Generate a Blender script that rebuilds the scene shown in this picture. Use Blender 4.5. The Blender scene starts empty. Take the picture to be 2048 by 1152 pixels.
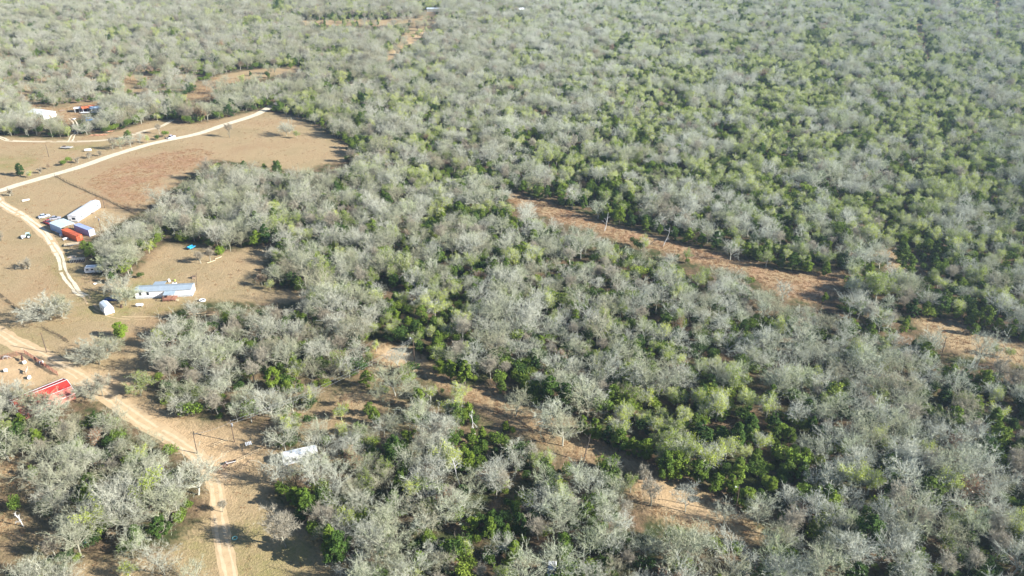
import bpy, math, random
import numpy as np
from mathutils import Vector, Matrix
R = math.radians
PI = math.pi
sc = bpy.context.scene
col = sc.collection
random.seed(7)
rng = np.random.default_rng(7)

# ------------------------------------------------------------------ camera, sky, sun, exposure
FPX, PITCH, H = 1600.0, R(27.0), 135.0          # focal length in photo pixels (2048 wide), tilt, height above ground
cam_d = bpy.data.cameras.new('camera')
cam = bpy.data.objects.new('camera', cam_d); col.objects.link(cam)
cam_d.sensor_width = 36.0; cam_d.lens = 36.0*FPX/2048.0
cam_d.clip_start = 1.0; cam_d.clip_end = 12000.0
cam.location = (0, 0, H); cam.rotation_euler = (R(90)-PITCH, 0, 0)
sc.camera = cam
SUN_EL, SUN_AZ = R(26.0), R(107.0)              # azimuth clockwise from +Y
w = bpy.data.worlds.new('World'); sc.world = w; w.use_nodes = True
nt = w.node_tree; nt.nodes.clear()
sky = nt.nodes.new('ShaderNodeTexSky'); sky.sky_type = 'NISHITA'; sky.sun_disc = False
sky.sun_elevation = SUN_EL; sky.sun_rotation = SUN_AZ; sky.air_density = 1.0; sky.dust_density = 0.3; sky.ozone_density = 4.0
bg = nt.nodes.new('ShaderNodeBackground'); bg.inputs[1].default_value = 0.062
wo = nt.nodes.new('ShaderNodeOutputWorld')
nt.links.new(sky.outputs[0], bg.inputs[0]); nt.links.new(bg.outputs[0], wo.inputs[0])
sd = bpy.data.lights.new('sun', 'SUN'); sd.energy = 5.0; sd.angle = R(0.5); sd.color = (1.0, 0.98, 0.935)
sun = bpy.data.objects.new('sun', sd); col.objects.link(sun)
sv = Vector((math.sin(SUN_AZ)*math.cos(SUN_EL), math.cos(SUN_AZ)*math.cos(SUN_EL), math.sin(SUN_EL)))
sun.rotation_euler = sv.to_track_quat('Z', 'Y').to_euler()
sun.location = (60, -20, 200)
sc.view_settings.view_transform = 'Standard'; sc.view_settings.look = 'None'
sc.view_settings.exposure = 1.48; sc.view_settings.gamma = 1.0
sc.render.resolution_x = 1024; sc.render.resolution_y = 576

# ------------------------------------------------------------------ survey: photo pixel <-> point on the land
cP, sP = math.cos(PITCH), math.sin(PITCH)
def G(x, y, h=0.0):
    u = (x-1024)/FPX; v = (y-576)/FPX
    dy = cP - v*sP; dz = -sP - v*cP
    t = (h-H)/dz
    return (u*t, dy*t)
def proj(X, Y, Z):
    """world -> photo pixel, arrays"""
    d = Y*cP - (Z-H)*sP
    d = np.where(d < 1.0, 1.0, d)
    up = Y*sP + (Z-H)*cP
    return 1024 + FPX*X/d, 576 - FPX*up/d
def inpoly(px, py, poly):
    px = np.asarray(px, float); py = np.asarray(py, float)
    r = np.zeros(px.shape, bool); n = len(poly)
    for i in range(n):
        x0, y0 = poly[i]; x1, y1 = poly[(i+1) % n]
        c = ((y0 > py) != (y1 > py))
        with np.errstate(divide='ignore', invalid='ignore'):
            xi = x0 + (py-y0)*(x1-x0)/((y1-y0) if y1 != y0 else 1e-9)
        r ^= c & (px < xi)
    return r

# ------------------------------------------------------------------ materials
MATS = {}
def nmat(name):
    m = bpy.data.materials.new(name); m.use_nodes = True
    t = m.node_tree; b = t.nodes['Principled BSDF']
    b.inputs['Specular IOR Level'].default_value = 0.25
    return m, t, b
def rgb(c): return (c[0], c[1], c[2], 1.0)
def noise(t, scale, detail=4, rough=0.55, coord='Object'):
    tc = t.nodes.new('ShaderNodeTexCoord'); n = t.nodes.new('ShaderNodeTexNoise')
    n.inputs['Scale'].default_value = scale; n.inputs['Detail'].default_value = detail; n.inputs['Roughness'].default_value = rough
    if coord == 'World':
        g = t.nodes.new('ShaderNodeNewGeometry'); t.links.new(g.outputs['Position'], n.inputs['Vector'])
    else:
        t.links.new(tc.outputs[coord], n.inputs['Vector'])
    return n.outputs['Fac']
def ramp(t, fac, stops):
    r = t.nodes.new('ShaderNodeValToRGB'); e = r.color_ramp.elements
    while len(e) < len(stops): e.new(0.5)
    for k, (p, c) in zip(e, stops):
        k.position = p; k.color = rgb(c) if len(c) == 3 else c
    t.links.new(fac, r.inputs[0]); return r.outputs[0]
def mix(t, fac, a, b, mode='MIX'):
    m = t.nodes.new('ShaderNodeMix'); m.data_type = 'RGBA'; m.blend_type = mode
    for s, v in ((m.inputs[0], fac), (m.inputs[6], a), (m.inputs[7], b)):
        if isinstance(v, (int, float)): s.default_value = v
        elif isinstance(v, tuple): s.default_value = rgb(v)
        else: t.links.new(v, s)
    return m.outputs[2]
def math_(t, op, a, b=0.0, c=0.0):
    m = t.nodes.new('ShaderNodeMath'); m.operation = op
    for i, v in enumerate((a, b, c)):
        if isinstance(v, (int, float)): m.inputs[i].default_value = v
        else: t.links.new(v, m.inputs[i])
    return m.outputs[0]
def paint(name, c, rough=0.5, metal=0.0, var=0.12, scale=1.5, bump=0.0):
    if name in MATS: return MATS[name]
    m, t, b = nmat(name)
    n = noise(t, scale, 5, 0.6)
    lo = tuple(v*(1-var*1.6) for v in c); hi = tuple(min(1, v*(1+var)) for v in c)
    t.links.new(ramp(t, n, [(0.3, lo), (0.7, hi)]), b.inputs['Base Color'])
    b.inputs['Roughness'].default_value = rough; b.inputs['Metallic'].default_value = metal
    if bump:
        bp = t.nodes.new('ShaderNodeBump'); bp.inputs['Strength'].default_value = bump
        t.links.new(noise(t, scale*6), bp.inputs['Height']); t.links.new(bp.outputs[0], b.inputs['Normal'])
    MATS[name] = m; return m
def ribbed(name, c, period=0.3, axis='X', rough=0.4, metal=0.2, var=0.1):
    if name in MATS: return MATS[name]
    m, t, b = nmat(name)
    wv = t.nodes.new('ShaderNodeTexWave'); wv.bands_direction = axis; wv.inputs['Scale'].default_value = 0.314/period
    tc = t.nodes.new('ShaderNodeTexCoord'); t.links.new(tc.outputs['Object'], wv.inputs['Vector'])
    n = noise(t, 0.6, 6, 0.65)
    base = ramp(t, n, [(0.32, tuple(v*(1-var*2) for v in c)), (0.68, tuple(min(1, v*(1+var)) for v in c))])
    t.links.new(base, b.inputs['Base Color'])
    bp = t.nodes.new('ShaderNodeBump'); bp.inputs['Strength'].default_value = 0.6; bp.inputs['Distance'].default_value = 0.03
    t.links.new(wv.outputs['Fac'], bp.inputs['Height']); t.links.new(bp.outputs[0], b.inputs['Normal'])
    b.inputs['Roughness'].default_value = rough; b.inputs['Metallic'].default_value = metal
    MATS[name] = m; return m
def foliage(name, cols, rough=0.8, trans=0.0, wscale=0.02, stand=False):
    """per-plant and stand-scale colour variation"""
    if name in MATS: return MATS[name]
    m, t, b = nmat(name)
    oi = t.nodes.new('ShaderNodeObjectInfo')
    n = noise(t, wscale, 3, 0.6, 'World'); n2 = noise(t, 0.5, 3, 0.7, 'World')
    f = math_(t, 'ADD', math_(t, 'MULTIPLY', oi.outputs['Random'], 0.62), math_(t, 'MULTIPLY', n, 0.5))
    f = math_(t, 'ADD', f, math_(t, 'MULTIPLY_ADD', n2, 0.30, -0.20))
    k = len(cols)-1
    c = ramp(t, f, [(0.12+0.76*i/k, cc) for i, cc in enumerate(cols)])
    if stand:                                             # oaks tinted browner west, paler east, partly offsetting their sunlit and shaded sides
        g_ = t.nodes.new('ShaderNodeNewGeometry'); sx = t.nodes.new('ShaderNodeSeparateXYZ'); t.links.new(g_.outputs['Position'], sx.inputs[0])
        mr = t.nodes.new('ShaderNodeMapRange'); mr.inputs[1].default_value = -130; mr.inputs[2].default_value = 90; t.links.new(math_(t, 'ADD', sx.outputs[0], math_(t, 'MULTIPLY_ADD', n, 160, -80)), mr.inputs[0])
        c = mix(t, 1.0, c, ramp(t, mr.outputs[0], [(0, (0.90, 0.865, 0.815)), (1, (1.17, 1.165, 1.16))]), 'MULTIPLY')
    t.links.new(c, b.inputs['Base Color']); b.inputs['Roughness'].default_value = rough
    b.inputs['Specular IOR Level'].default_value = 0.1
    if trans:
        tr = t.nodes.new('ShaderNodeBsdfTranslucent'); t.links.new(c, tr.inputs[0])
        ms = t.nodes.new('ShaderNodeMixShader'); ms.inputs[0].default_value = trans
        o = t.nodes['Material Output']
        t.links.new(b.outputs[0], ms.inputs[1]); t.links.new(tr.outputs[0], ms.inputs[2]); t.links.new(ms.outputs[0], o.inputs[0])
    MATS[name] = m; return m
M_glass = paint('dark_window_glass', (0.03, 0.04, 0.05), 0.12, 0, 0.1)
M_tyre = paint('black_rubber', (0.025, 0.025, 0.027), 0.8)
M_rim = paint('grey_steel', (0.45, 0.45, 0.46), 0.35, 0.6)
M_white = paint('white_siding_paint', (0.80, 0.80, 0.79), 0.5, 0, 0.04)
M_wood = paint('weathered_wood', (0.30, 0.22, 0.15), 0.8, 0, 0.25, 3)
M_pole = paint('brown_creosote_pole', (0.12, 0.085, 0.06), 0.8, 0, 0.2, 3)
M_redpipe = paint('rusty_red_pipe', (0.33, 0.14, 0.10), 0.6, 0.1, 0.2, 2)
M_grey = paint('grey_galvanised', (0.42, 0.44, 0.46), 0.4, 0.5)
M_pale = paint('pale_wood', (0.55, 0.44, 0.28), 0.8, 0, 0.2, 2)
M_bark = foliage('oak_bark', [(0.19, 0.18, 0.13), (0.31, 0.30, 0.235), (0.46, 0.455, 0.38)], 0.9, stand=True)
M_darkbark = foliage('dark_bark', [(0.12, 0.10, 0.08), (0.16, 0.13, 0.10)], 0.9)
M_twig = foliage('bare_oak_twigs', [(0.31, 0.275, 0.195), (0.33, 0.345, 0.225), (0.385, 0.39, 0.31), (0.455, 0.46, 0.385), (0.34, 0.38, 0.21)], 0.9, stand=True)
M_twigp = foliage('fine_purple_grey_twigs', [(0.30, 0.265, 0.20), (0.37, 0.345, 0.27)], 0.9, stand=True)
M_ever = foliage('juniper_foliage', [(0.025, 0.055, 0.018), (0.075, 0.13, 0.022), (0.16, 0.22, 0.025), (0.06, 0.10, 0.028)], 0.7, 0.2)
M_bright = foliage('bright_green_foliage', [(0.15, 0.23, 0.025), (0.24, 0.33, 0.035)], 0.7, 0.25)
M_olive = foliage('yellow_green_foliage', [(0.14, 0.23, 0.02), (0.30, 0.38, 0.03), (0.46, 0.52, 0.05), (0.50, 0.54, 0.12)], 0.8, 0.25)
M_brown = foliage('brown_leaf_foliage', [(0.24, 0.12, 0.06), (0.34, 0.18, 0.10)], 0.85, 0.2)
M_shrub = foliage('understory_foliage', [(0.03, 0.06, 0.02), (0.07, 0.12, 0.025), (0.16, 0.23, 0.03), (0.25, 0.30, 0.05)], 0.8, 0.2)
M_tuft = foliage('dry_grass_blades', [(0.26, 0.16, 0.08), (0.38, 0.22, 0.11), (0.38, 0.27, 0.15)], 0.9, 0.2, 0.05)
M_dead = paint('bleached_dead_wood', (0.62, 0.60, 0.56), 0.85, 0, 0.1, 2)

# ------------------------------------------------------------------ mesh helpers
class MB:
    def __init__(s): s.v = []; s.f = []
    def _add(s, vs, fs):
        o = len(s.v); s.v += [tuple(p) for p in vs]; s.f += [tuple(o+i for i in f) for f in fs]; return s
    def box(s, cx, cy, cz, sx, sy, sz, rz=0.0, ry=0.0, rx=0.0, bev=0.0):
        x, y, z = sx/2, sy/2, sz/2
        if bev:
            b = bev
            vs = [(-x+b, -y, -z), (x-b, -y, -z), (x, -y+b, -z), (x, y-b, -z), (x-b, y, -z), (-x+b, y, -z), (-x, y-b, -z), (-x, -y+b, -z)]
            vs = [Vector(p) for p in vs]; top = [Vector((p.x, p.y, z-b)) for p in vs]
            cap = [Vector((p.x*(1-b/x), p.y*(1-b/y), z)) for p in vs]
            vv = vs+top+cap
            fs = [tuple(range(7, -1, -1))]+[(i, (i+1) % 8, 8+(i+1) % 8, 8+i) for i in range(8)]+[(8+i, 8+(i+1) % 8, 16+(i+1) % 8, 16+i) for i in range(8)]+[tuple(range(16, 24))]
        else:
            vv = [Vector((a, b_, c)) for c in (-z, z) for b_ in (-y, y) for a in (-x, x)]
            fs = [(0, 2, 3, 1), (4, 5, 7, 6), (0, 1, 5, 4), (1, 3, 7, 5), (3, 2, 6, 7), (2, 0, 4, 6)]
        m = Matrix.Translation((cx, cy, cz)) @ Matrix.Rotation(rz, 4, 'Z') @ Matrix.Rotation(ry, 4, 'Y') @ Matrix.Rotation(rx, 4, 'X')
        return s._add([m @ p for p in vv], fs)
    def bar(s, a, b, wd, ht=None):
        a = Vector(a); b = Vector(b); ht = ht or wd; d = (b-a); L = d.length; d.normalize()
        q = d.to_track_quat('X', 'Z').to_matrix().to_4x4(); m = Matrix.Translation((a+b)/2) @ q
        x, y, z = L/2, wd/2, ht/2
        vv = [Vector((p, q_, c)) for c in (-z, z) for q_ in (-y, y) for p in (-x, x)]
        return s._add([m @ p for p in vv], [(0, 2, 3, 1), (4, 5, 7, 6), (0, 1, 5, 4), (1, 3, 7, 5), (3, 2, 6, 7), (2, 0, 4, 6)])
    def tube(s, a, b, r0, r1=None, n=10, cap=True):
        a = Vector(a); b = Vector(b); r1 = r0 if r1 is None else r1; d = (b-a).normalized()
        p = d.orthogonal().normalized(); q = d.cross(p)
        vs = [c+(p*math.cos(2*PI*i/n)+q*math.sin(2*PI*i/n))*r for c, r in ((a, r0), (b, r1)) for i in range(n)]
        fs = [(i, (i+1) % n, n+(i+1) % n, n+i) for i in range(n)]
        if cap: fs += [tuple(range(n-1, -1, -1)), tuple(range(n, 2*n))]
        return s._add(vs, fs)
    def prism(s, prof, y0, y1, ins=0.0):
        """profile in XZ extruded along Y"""
        n = len(prof); vs = [(x, y0, z) for x, z in prof]+[(x, y1, z) for x, z in prof]
        fs = [tuple(range(n)), tuple(range(2*n-1, n-1, -1))]+[(i, n+i, n+(i+1) % n, (i+1) % n) for i in range(n)]
        return s._add(vs, fs)
    def xprism(s, prof, x0, x1):
        """profile in YZ extruded along X"""
        n = len(prof); vs = [(x0, y, z) for y, z in prof]+[(x1, y, z) for y, z in prof]
        fs = [tuple(range(n-1, -1, -1)), tuple(range(n, 2*n))]+[(i, (i+1) % n, n+(i+1) % n, n+i) for i in range(n)]
        return s._add(vs, fs)
    def loft(s, secs, cap=True):
        n = len(secs[0]); vs = [p for q in secs for p in q]; fs = []
        for k in range(len(secs)-1):
            fs += [(k*n+i, k*n+(i+1) % n, (k+1)*n+(i+1) % n, (k+1)*n+i) for i in range(n)]
        if cap: fs += [tuple(range(n-1, -1, -1)), tuple(range((len(secs)-1)*n, len(secs)*n))]
        return s._add(vs, fs)
    def mesh(s, name, mat, smooth=False):
        me = bpy.data.meshes.new(name); me.from_pydata([tuple(p) for p in s.v], [], s.f); me.materials.append(mat)
        if smooth: me.polygons.foreach_set('use_smooth', [True]*len(me.polygons))
        me.update(); return me
    def build(s, name, mat, parent=None, smooth=False, label=None):
        o = bpy.data.objects.new(name, s.mesh(name, mat, smooth)); col.objects.link(o); o.parent = parent
        if label: o['label'] = label
        return o
def thing(name, label, cat, x, y, yaw=0.0, group=None, z=0.0):
    o = bpy.data.objects.new(name, None); col.objects.link(o); o.empty_display_size = 0.5
    o.location = (x, y, z); o.rotation_euler = (0, 0, R(yaw)); o['label'] = label; o['category'] = cat
    if group: o['group'] = group
    return o
def tag(o, label, cat, group=None, kind=None):
    if label: o['label'] = label
    if cat: o['category'] = cat
    if group: o['group'] = group
    if kind: o['kind'] = kind
    return o
def at(px, py, h=0.0): return G(px, py, h)

# ------------------------------------------------------------------ land-use survey (outlines surveyed on the photo, laid on the land)
OPEN = [
 [(-400, 268), (0, 272), (60, 275), (128, 279), (142, 272), (150, 262), (156, 272), (205, 268), (250, 258), (300, 243), (335, 240), (352, 250), (400, 246), (450, 236), (500, 224), (528, 221),
  (560, 228), (600, 236), (640, 258), (690, 288), (705, 303), (692, 322), (640, 330), (612, 345), (580, 338), (541, 338), (500, 328), (455, 322), (430, 318), (410, 326), (380, 345), (352, 368),
  (335, 385), (300, 408), (268, 432), (232, 447), (203, 462), (176, 478), (160, 492), (168, 508), (182, 522), (172, 536), (190, 552), (214, 560), (243, 560), (268, 548), (278, 536), (300, 506), (313, 494), (356, 484), (400, 492), (430, 500), (463, 505), (512, 490), (546, 492),
  (538, 512), (524, 535), (509, 556), (534, 578), (587, 580), (626, 590), (610, 600), (584, 606), (534, 606), (498, 604), (430, 604), (374, 606), (356, 622), (327, 634), (306, 656), (300, 678), (312, 712),
  (318, 736), (306, 748), (300, 770), (312, 800), (370, 830), (420, 846), (475, 842), (510, 848), (535, 868), (552, 898), (598, 908), (612, 925), (590, 944), (556, 958), (540, 980), (548, 1004), (580, 1030), (618, 1066), (655, 1098), (690, 1140), (712, 1230),
  (180, 1230), (140, 1140), (170, 1112), (260, 1120), (330, 1110), (372, 1062), (402, 1040), (412, 1005), (412, 972), (404, 942), (378, 915), (330, 890), (290, 862), (246, 832), (205, 806), (160, 800), (140, 800), (60, 780), (0, 772), (-400, 760)],
 [(997, 386), (1075, 398), (1152, 423), (1223, 450), (1310, 472), (1380, 493), (1434, 504), (1497, 525), (1553, 541), (1602, 546), (1704, 542), (1712, 554), (1690, 566), (1660, 590), (1640, 612), (1600, 600), (1574, 594), (1535, 575), (1486, 545), (1433, 534), (1381, 526), (1345, 505), (1258, 491), (1187, 463), (1117, 445), (1064, 420), (1030, 410)],
 [(1817, 637), (1876, 638), (1961, 663), (2048, 690), (2200, 720), (2240, 775), (2048, 730), (1978, 722), (1908, 701), (1855, 668)],
 [(706, 737), (748, 694), (776, 686), (829, 697), (857, 723), (880, 752), (906, 772), (976, 779), (1012, 796), (1047, 811), (1075, 818), (1135, 856), (1187, 885), (1258, 909), (1293, 934), (1328, 958), (1380, 969), (1420, 990), (1451, 1011), (1497, 1032), (1541, 1082), (1525, 1093), (1469, 1082), (1398, 1058), (1328, 1047), (1300, 1026), (1262, 996), (1262, 949), (1222, 928), (1152, 920), (1099, 893), (1064, 882), (1029, 857), (990, 825), (940, 802), (880, 776), (850, 752), (790, 740), (740, 752)],
 [(655, 796), (700, 780), (785, 788), (792, 812), (740, 822), (690, 826)],
 [(362, 207), (404, 169), (436, 151), (492, 141), (577, 134), (619, 130), (615, 141), (548, 151), (527, 158), (492, 158), (440, 176), (422, 190), (387, 200)],
 [(845, 20), (885, 22), (872, 60), (835, 80), (805, 105), (775, 124), (760, 118), (790, 92), (812, 64), (828, 45)],
 [(590, 42), (700, 38), (770, 40), (828, 32), (832, 44), (770, 52), (700, 52), (600, 50)],
 [(252, 150), (296, 148), (300, 158), (270, 168), (250, 166)],
 [(50, 216), (72, 208), (104, 215), (120, 216), (150, 206), (205, 204), (208, 218), (176, 224), (150, 238), (140, 252), (128, 240), (112, 232), (84, 238)],
 [(1988, -60), (2003, -60), (1999, 30), (1996, 74), (1990, 74)],
 [(1830, 46), (1842, 48), (1850, 80), (1862, 118), (1852, 122), (1842, 90)],
 [(1738, 502), (1775, 500), (1810, 512), (1850, 520), (1845, 548), (1800, 540), (1755, 522)],
 [(-30, 895), (70, 912), (80, 950), (60, 985), (-30, 978)],
 [(-30, 1030), (50, 1022), (70, 1050), (40, 1072), (-30, 1075)],
]
THIN = [([(-50, 20), (420, 40), (420, 120), (-50, 110)], .55), ([(470, 770), (800, 770), (860, 900), (620, 900), (540, 860), (480, 840)], 0.74), ([(-50, 110), (420, 120), (400, 215), (-50, 215)], 0.38), ([(930, 790), (1120, 860), (1150, 930), (1000, 900)], 0.6),
        ([(1180, 920), (1330, 1000), (1300, 1152), (1050, 1152), (1050, 1080)], 0.7), ([(-50, 1000), (140, 1000), (140, 1160), (-50, 1160)], 0.55), ([(1500, 590), (1850, 600), (1850, 700), (1600, 680)], 0.75)]
ORANGE = [[(170, 366), (215, 336), (330, 305), (395, 296), (430, 306), (390, 335), (330, 350), (305, 395), (262, 422), (222, 396)], OPEN[1]]
SANDY = [[(-40, 712), (0, 718), (35, 712), (52, 706), (64, 715), (88, 732), (112, 748), (60, 780), (0, 800), (-60, 790)],
         [(100, 722), (150, 738), (221, 744), (262, 770), (215, 782), (150, 768), (120, 752)],
         [(190, 775), (250, 795), (330, 835), (390, 862), (450, 872), (500, 888), (520, 910), (470, 940), (452, 970), (470, 1010), (440, 1010), (410, 960), (380, 920), (300, 870), (240, 822)],
         [(752, 702), (776, 688), (829, 700), (850, 730), (800, 738)], [(1270, 965), (1330, 962), (1400, 1000), (1460, 1040), (1420, 1050), (1310, 1010)], [(790, 92), (845, 55), (866, 62), (820, 92), (780, 120)], [(345, 372), (385, 352), (420, 358), (380, 372)]]
GREEN = [[(96, 530), (112, 520), (170, 585), (235, 575), (330, 548), (340, 566), (262, 600), (390, 600), (420, 610), (350, 622), (250, 640), (180, 640), (150, 600)], [(460, 1060), (520, 1040), (640, 1090), (600, 1180), (490, 1200), (470, 1120)],
         [(-30, 640), (60, 672), (110, 712), (40, 700), (-30, 690)], [(120, 284), (215, 282), (205, 305), (130, 300)], [(360, 1100), (430, 1040), (440, 1150), (380, 1160)], [(90, 470), (120, 480), (160, 545), (136, 550)], [(-50, 318), (60, 312), (80, 330), (-50, 352)]]

# ------------------------------------------------------------------ ground sheet
def make_ground():
    ang = np.concatenate([np.linspace(-180, -46, 20)[:-1], np.linspace(-46, 46, 560), np.linspace(46, 180, 20)[1:-1]])
    rad = np.concatenate([np.linspace(0.5, 95, 14)[:-1], 95*np.exp(np.linspace(0, math.log(1250/95.), 520)), np.linspace(1250, 4000, 12)[1:]])
    A, Rr = np.meshgrid(np.radians(ang), rad); na, nr = len(ang), len(rad)
    X = (Rr*np.sin(A)).ravel(); Y = (Rr*np.cos(A)).ravel(); Z = np.zeros_like(X)
    me = bpy.data.meshes.new('ground'); V = np.stack([X, Y, Z], 1)
    i, j = np.meshgrid(np.arange(nr-1), np.arange(na)); i = i.ravel(); j = j.ravel(); j2 = (j+1) % na
    F = np.stack([i*na+j, (i+1)*na+j, (i+1)*na+j2, i*na+j2], 1)[:, ::-1]
    me.vertices.add(len(V)); me.vertices.foreach_set('co', V.ravel().astype('f4'))
    me.loops.add(F.size); me.loops.foreach_set('vertex_index', F.ravel().astype('i4'))
    me.polygons.add(len(F)); me.polygons.foreach_set('loop_start', (np.arange(len(F))*4).astype('i4')); me.polygons.foreach_set('loop_total', np.full(len(F), 4, 'i4'))
    me.update(calc_edges=True); me.validate()
    def cover(polys, spread, n=6):
        acc = np.zeros(len(X)); g = np.random.default_rng(3)
        for k in range(n):
            jx = g.normal(0, spread, len(X)); jy = g.normal(0, spread, len(X))
            px, py = proj(X+jx, Y+jy, Z); ok = Y > 40; hit = np.zeros(len(X), bool)
            for p in polys: hit |= inpoly(px, py, p)
            acc += hit & ok
        return acc/n
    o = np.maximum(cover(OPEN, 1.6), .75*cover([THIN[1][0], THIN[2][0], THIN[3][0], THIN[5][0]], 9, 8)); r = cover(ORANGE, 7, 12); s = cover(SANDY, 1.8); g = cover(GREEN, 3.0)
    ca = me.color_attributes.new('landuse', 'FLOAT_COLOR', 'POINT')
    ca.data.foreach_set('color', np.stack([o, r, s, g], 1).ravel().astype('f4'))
    m, t, b = nmat('ground')
    at_ = t.nodes.new('ShaderNodeAttribute'); at_.attribute_name = 'landuse'
    sp = t.nodes.new('ShaderNodeSeparateColor'); t.links.new(at_.outputs['Color'], sp.inputs[0])
    n1 = noise(t, 0.035, 6, 0.6, 'World'); n2 = noise(t, 0.35, 6, 0.7, 'World'); n3 = noise(t, 1.8, 4, 0.7, 'World'); n4 = noise(t, 0.09, 5, 0.65, 'World')
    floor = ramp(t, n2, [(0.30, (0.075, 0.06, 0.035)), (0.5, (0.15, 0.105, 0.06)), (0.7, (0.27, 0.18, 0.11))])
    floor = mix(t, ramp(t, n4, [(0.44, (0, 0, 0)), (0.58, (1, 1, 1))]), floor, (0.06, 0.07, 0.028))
    dry = ramp(t, n1, [(0.32, (0.31, 0.235, 0.12)), (0.5, (0.40, 0.285, 0.155)), (0.68, (0.35, 0.225, 0.12))])
    dry = mix(t, math_(t, 'MULTIPLY', ramp(t, n2, [(0.35, (0, 0, 0)), (0.7, (1, 1, 1))]), 0.45), dry, (0.44, 0.34, 0.205))
    dry = mix(t, math_(t, 'MULTIPLY', ramp(t, n3, [(0.35, (1, 1, 1)), (0.6, (0, 0, 0))]), 0.5), dry, (0.17, 0.13, 0.065))
    org = ramp(t, n2, [(0.33, (0.23, 0.135, 0.075)), (0.5, (0.345, 0.20, 0.115)), (0.7, (0.40, 0.26, 0.155))])
    rfac = math_(t, 'MULTIPLY', sp.outputs[1], ramp(t, n4, [(0.38, (0.1, 0.1, 0.1)), (0.60, (1, 1, 1))]))
    dry = mix(t, rfac, dry, org)
    gfac = math_(t, 'MULTIPLY', at_.outputs['Alpha'], ramp(t, n4, [(0.38, (0.05,)*3), (0.62, (0.65,)*3)]))
    dry = mix(t, gfac, dry, (0.21, 0.205, 0.065))
    sand = ramp(t, n4, [(0.3, (0.44, 0.30, 0.16)), (0.6, (0.53, 0.37, 0.21)), (0.75, (0.60, 0.46, 0.30))])
    sfac = math_(t, 'MULTIPLY', sp.outputs[2], ramp(t, n2, [(0.30, (0.35,)*3), (0.5, (1, 1, 1))]))
    dry = mix(t, sfac, dry, sand)
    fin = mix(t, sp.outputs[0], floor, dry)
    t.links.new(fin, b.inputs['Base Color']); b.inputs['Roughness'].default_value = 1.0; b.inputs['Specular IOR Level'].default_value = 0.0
    bp = t.nodes.new('ShaderNodeBump'); bp.inputs['Strength'].default_value = 0.7; bp.inputs['Distance'].default_value = 0.4
    t.links.new(math_(t, 'ADD', n3, math_(t, 'MULTIPLY', n2, 1.5)), bp.inputs['Height']); t.links.new(bp.outputs[0], b.inputs['Normal'])
    me.materials.append(m)
    ob = bpy.data.objects.new('ground', me); col.objects.link(ob); ob['kind'] = 'structure'
make_ground()

def spline(pts, step=1.5):
    P = [Vector((*p, 0)) for p in pts]; out = []
    for i in range(len(P)-1):
        p0 = P[max(i-1, 0)]; p1 = P[i]; p2 = P[i+1]; p3 = P[min(i+2, len(P)-1)]
        n = max(2, int((p2-p1).length/step))
        for k in range(n):
            t = k/n
            out.append(0.5*((2*p1)+(-p0+p2)*t+(2*p0-5*p1+4*p2-p3)*t*t+(-p0+3*p1-3*p2+p3)*t**3))
    out.append(P[-1]); return out
def road_mat(name, c, dark, strength=1.0, shell=0):
    m, t, b = nmat(name)
    n = noise(t, 0.5, 6, 0.7, 'World'); n2 = noise(t, 0.07, 3, 0.6, 'World')
    cc = ramp(t, n, [(0.3, dark), (0.5, c), (0.7, tuple(min(1, v*1.12) for v in c))])
    cc = mix(t, math_(t, 'MULTIPLY', n2, 0.4), cc, dark)
    t.links.new(cc, b.inputs['Base Color']); b.inputs['Roughness'].default_value = 1.0; b.inputs['Specular IOR Level'].default_value = 0.0
    bp = t.nodes.new('ShaderNodeBump'); bp.inputs['Strength'].default_value = 0.5; bp.inputs['Distance'].default_value = 0.1
    t.links.new(n, bp.inputs['Height']); t.links.new(bp.outputs[0], b.inputs['Normal'])
    return m
def strips(name, px, offs, mat, z, step=1.3, rag=0.22, widths=None, gap=0.0):
    """a worn surface made of one or more ragged ribbons running along a surveyed line"""
    g = random.Random(len(px)*31+int(z*1000)); pts = spline([G(*p) for p in px], step); mb = MB()
    n = len(pts)
    for (off, wd) in offs:
        prev = None; skip = 0; ra = rb = 0.0
        for i, p in enumerate(pts):
            d = (pts[min(i+1, n-1)]-pts[max(i-1, 0)]).normalized(); s = Vector((-d.y, d.x, 0))
            wob = off+0.15*math.sin(i*0.21+off)
            w_ = wd*(widths[min(int(i/n*len(widths)), len(widths)-1)] if widths else 1)
            ra = ra*.8+g.uniform(-rag, rag)*.55; rb = rb*.8+g.uniform(-rag, rag)*.55
            a = p+s*(wob-w_/2+ra); c = p+s*(wob+w_/2+rb)
            cur = [(a.x, a.y, z), (p.x+s.x*wob, p.y+s.y*wob, z), (c.x, c.y, z)]
            if gap and g.random() < gap: skip = g.randint(1, 3)
            if skip > 0: skip -= 1; prev = None if skip else cur; continue
            if prev: mb._add(prev+cur, [(0, 3, 4, 1), (1, 4, 5, 2)])
            prev = cur
    me = mb.mesh(name, mat); o = bpy.data.objects.new(name, me); col.objects.link(o); o['kind'] = 'structure'
    return o
M_cal = road_mat('pale_caliche', (0.66, 0.58, 0.43), (0.52, 0.42, 0.28))
M_sand = road_mat('tan_sand', (0.52, 0.38, 0.22), (0.40, 0.28, 0.155))
M_rut = road_mat('packed_sand', (0.60, 0.46, 0.29), (0.50, 0.36, 0.21))
GR = [(-420, 470), (-200, 418), (-60, 392), (0, 381), (39, 369), (109, 348.5), (172, 330), (225, 310.5), (283, 293), (332, 281), (400, 266), (454, 248), (510, 230), (528, 221), (560, 204), (620, 188), (675, 176), (730, 162), (770, 140), (800, 116)]
M_weed = road_mat('dark_weeds', (0.16, 0.12, 0.07), (0.09, 0.08, 0.045))
strips('weed_line', [(109, 352), (147, 371), (206, 397), (242, 414), (272, 430)], [(0, 0.9)], M_weed, 0.012, 0.8, 0.35, gap=0.02)
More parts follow.
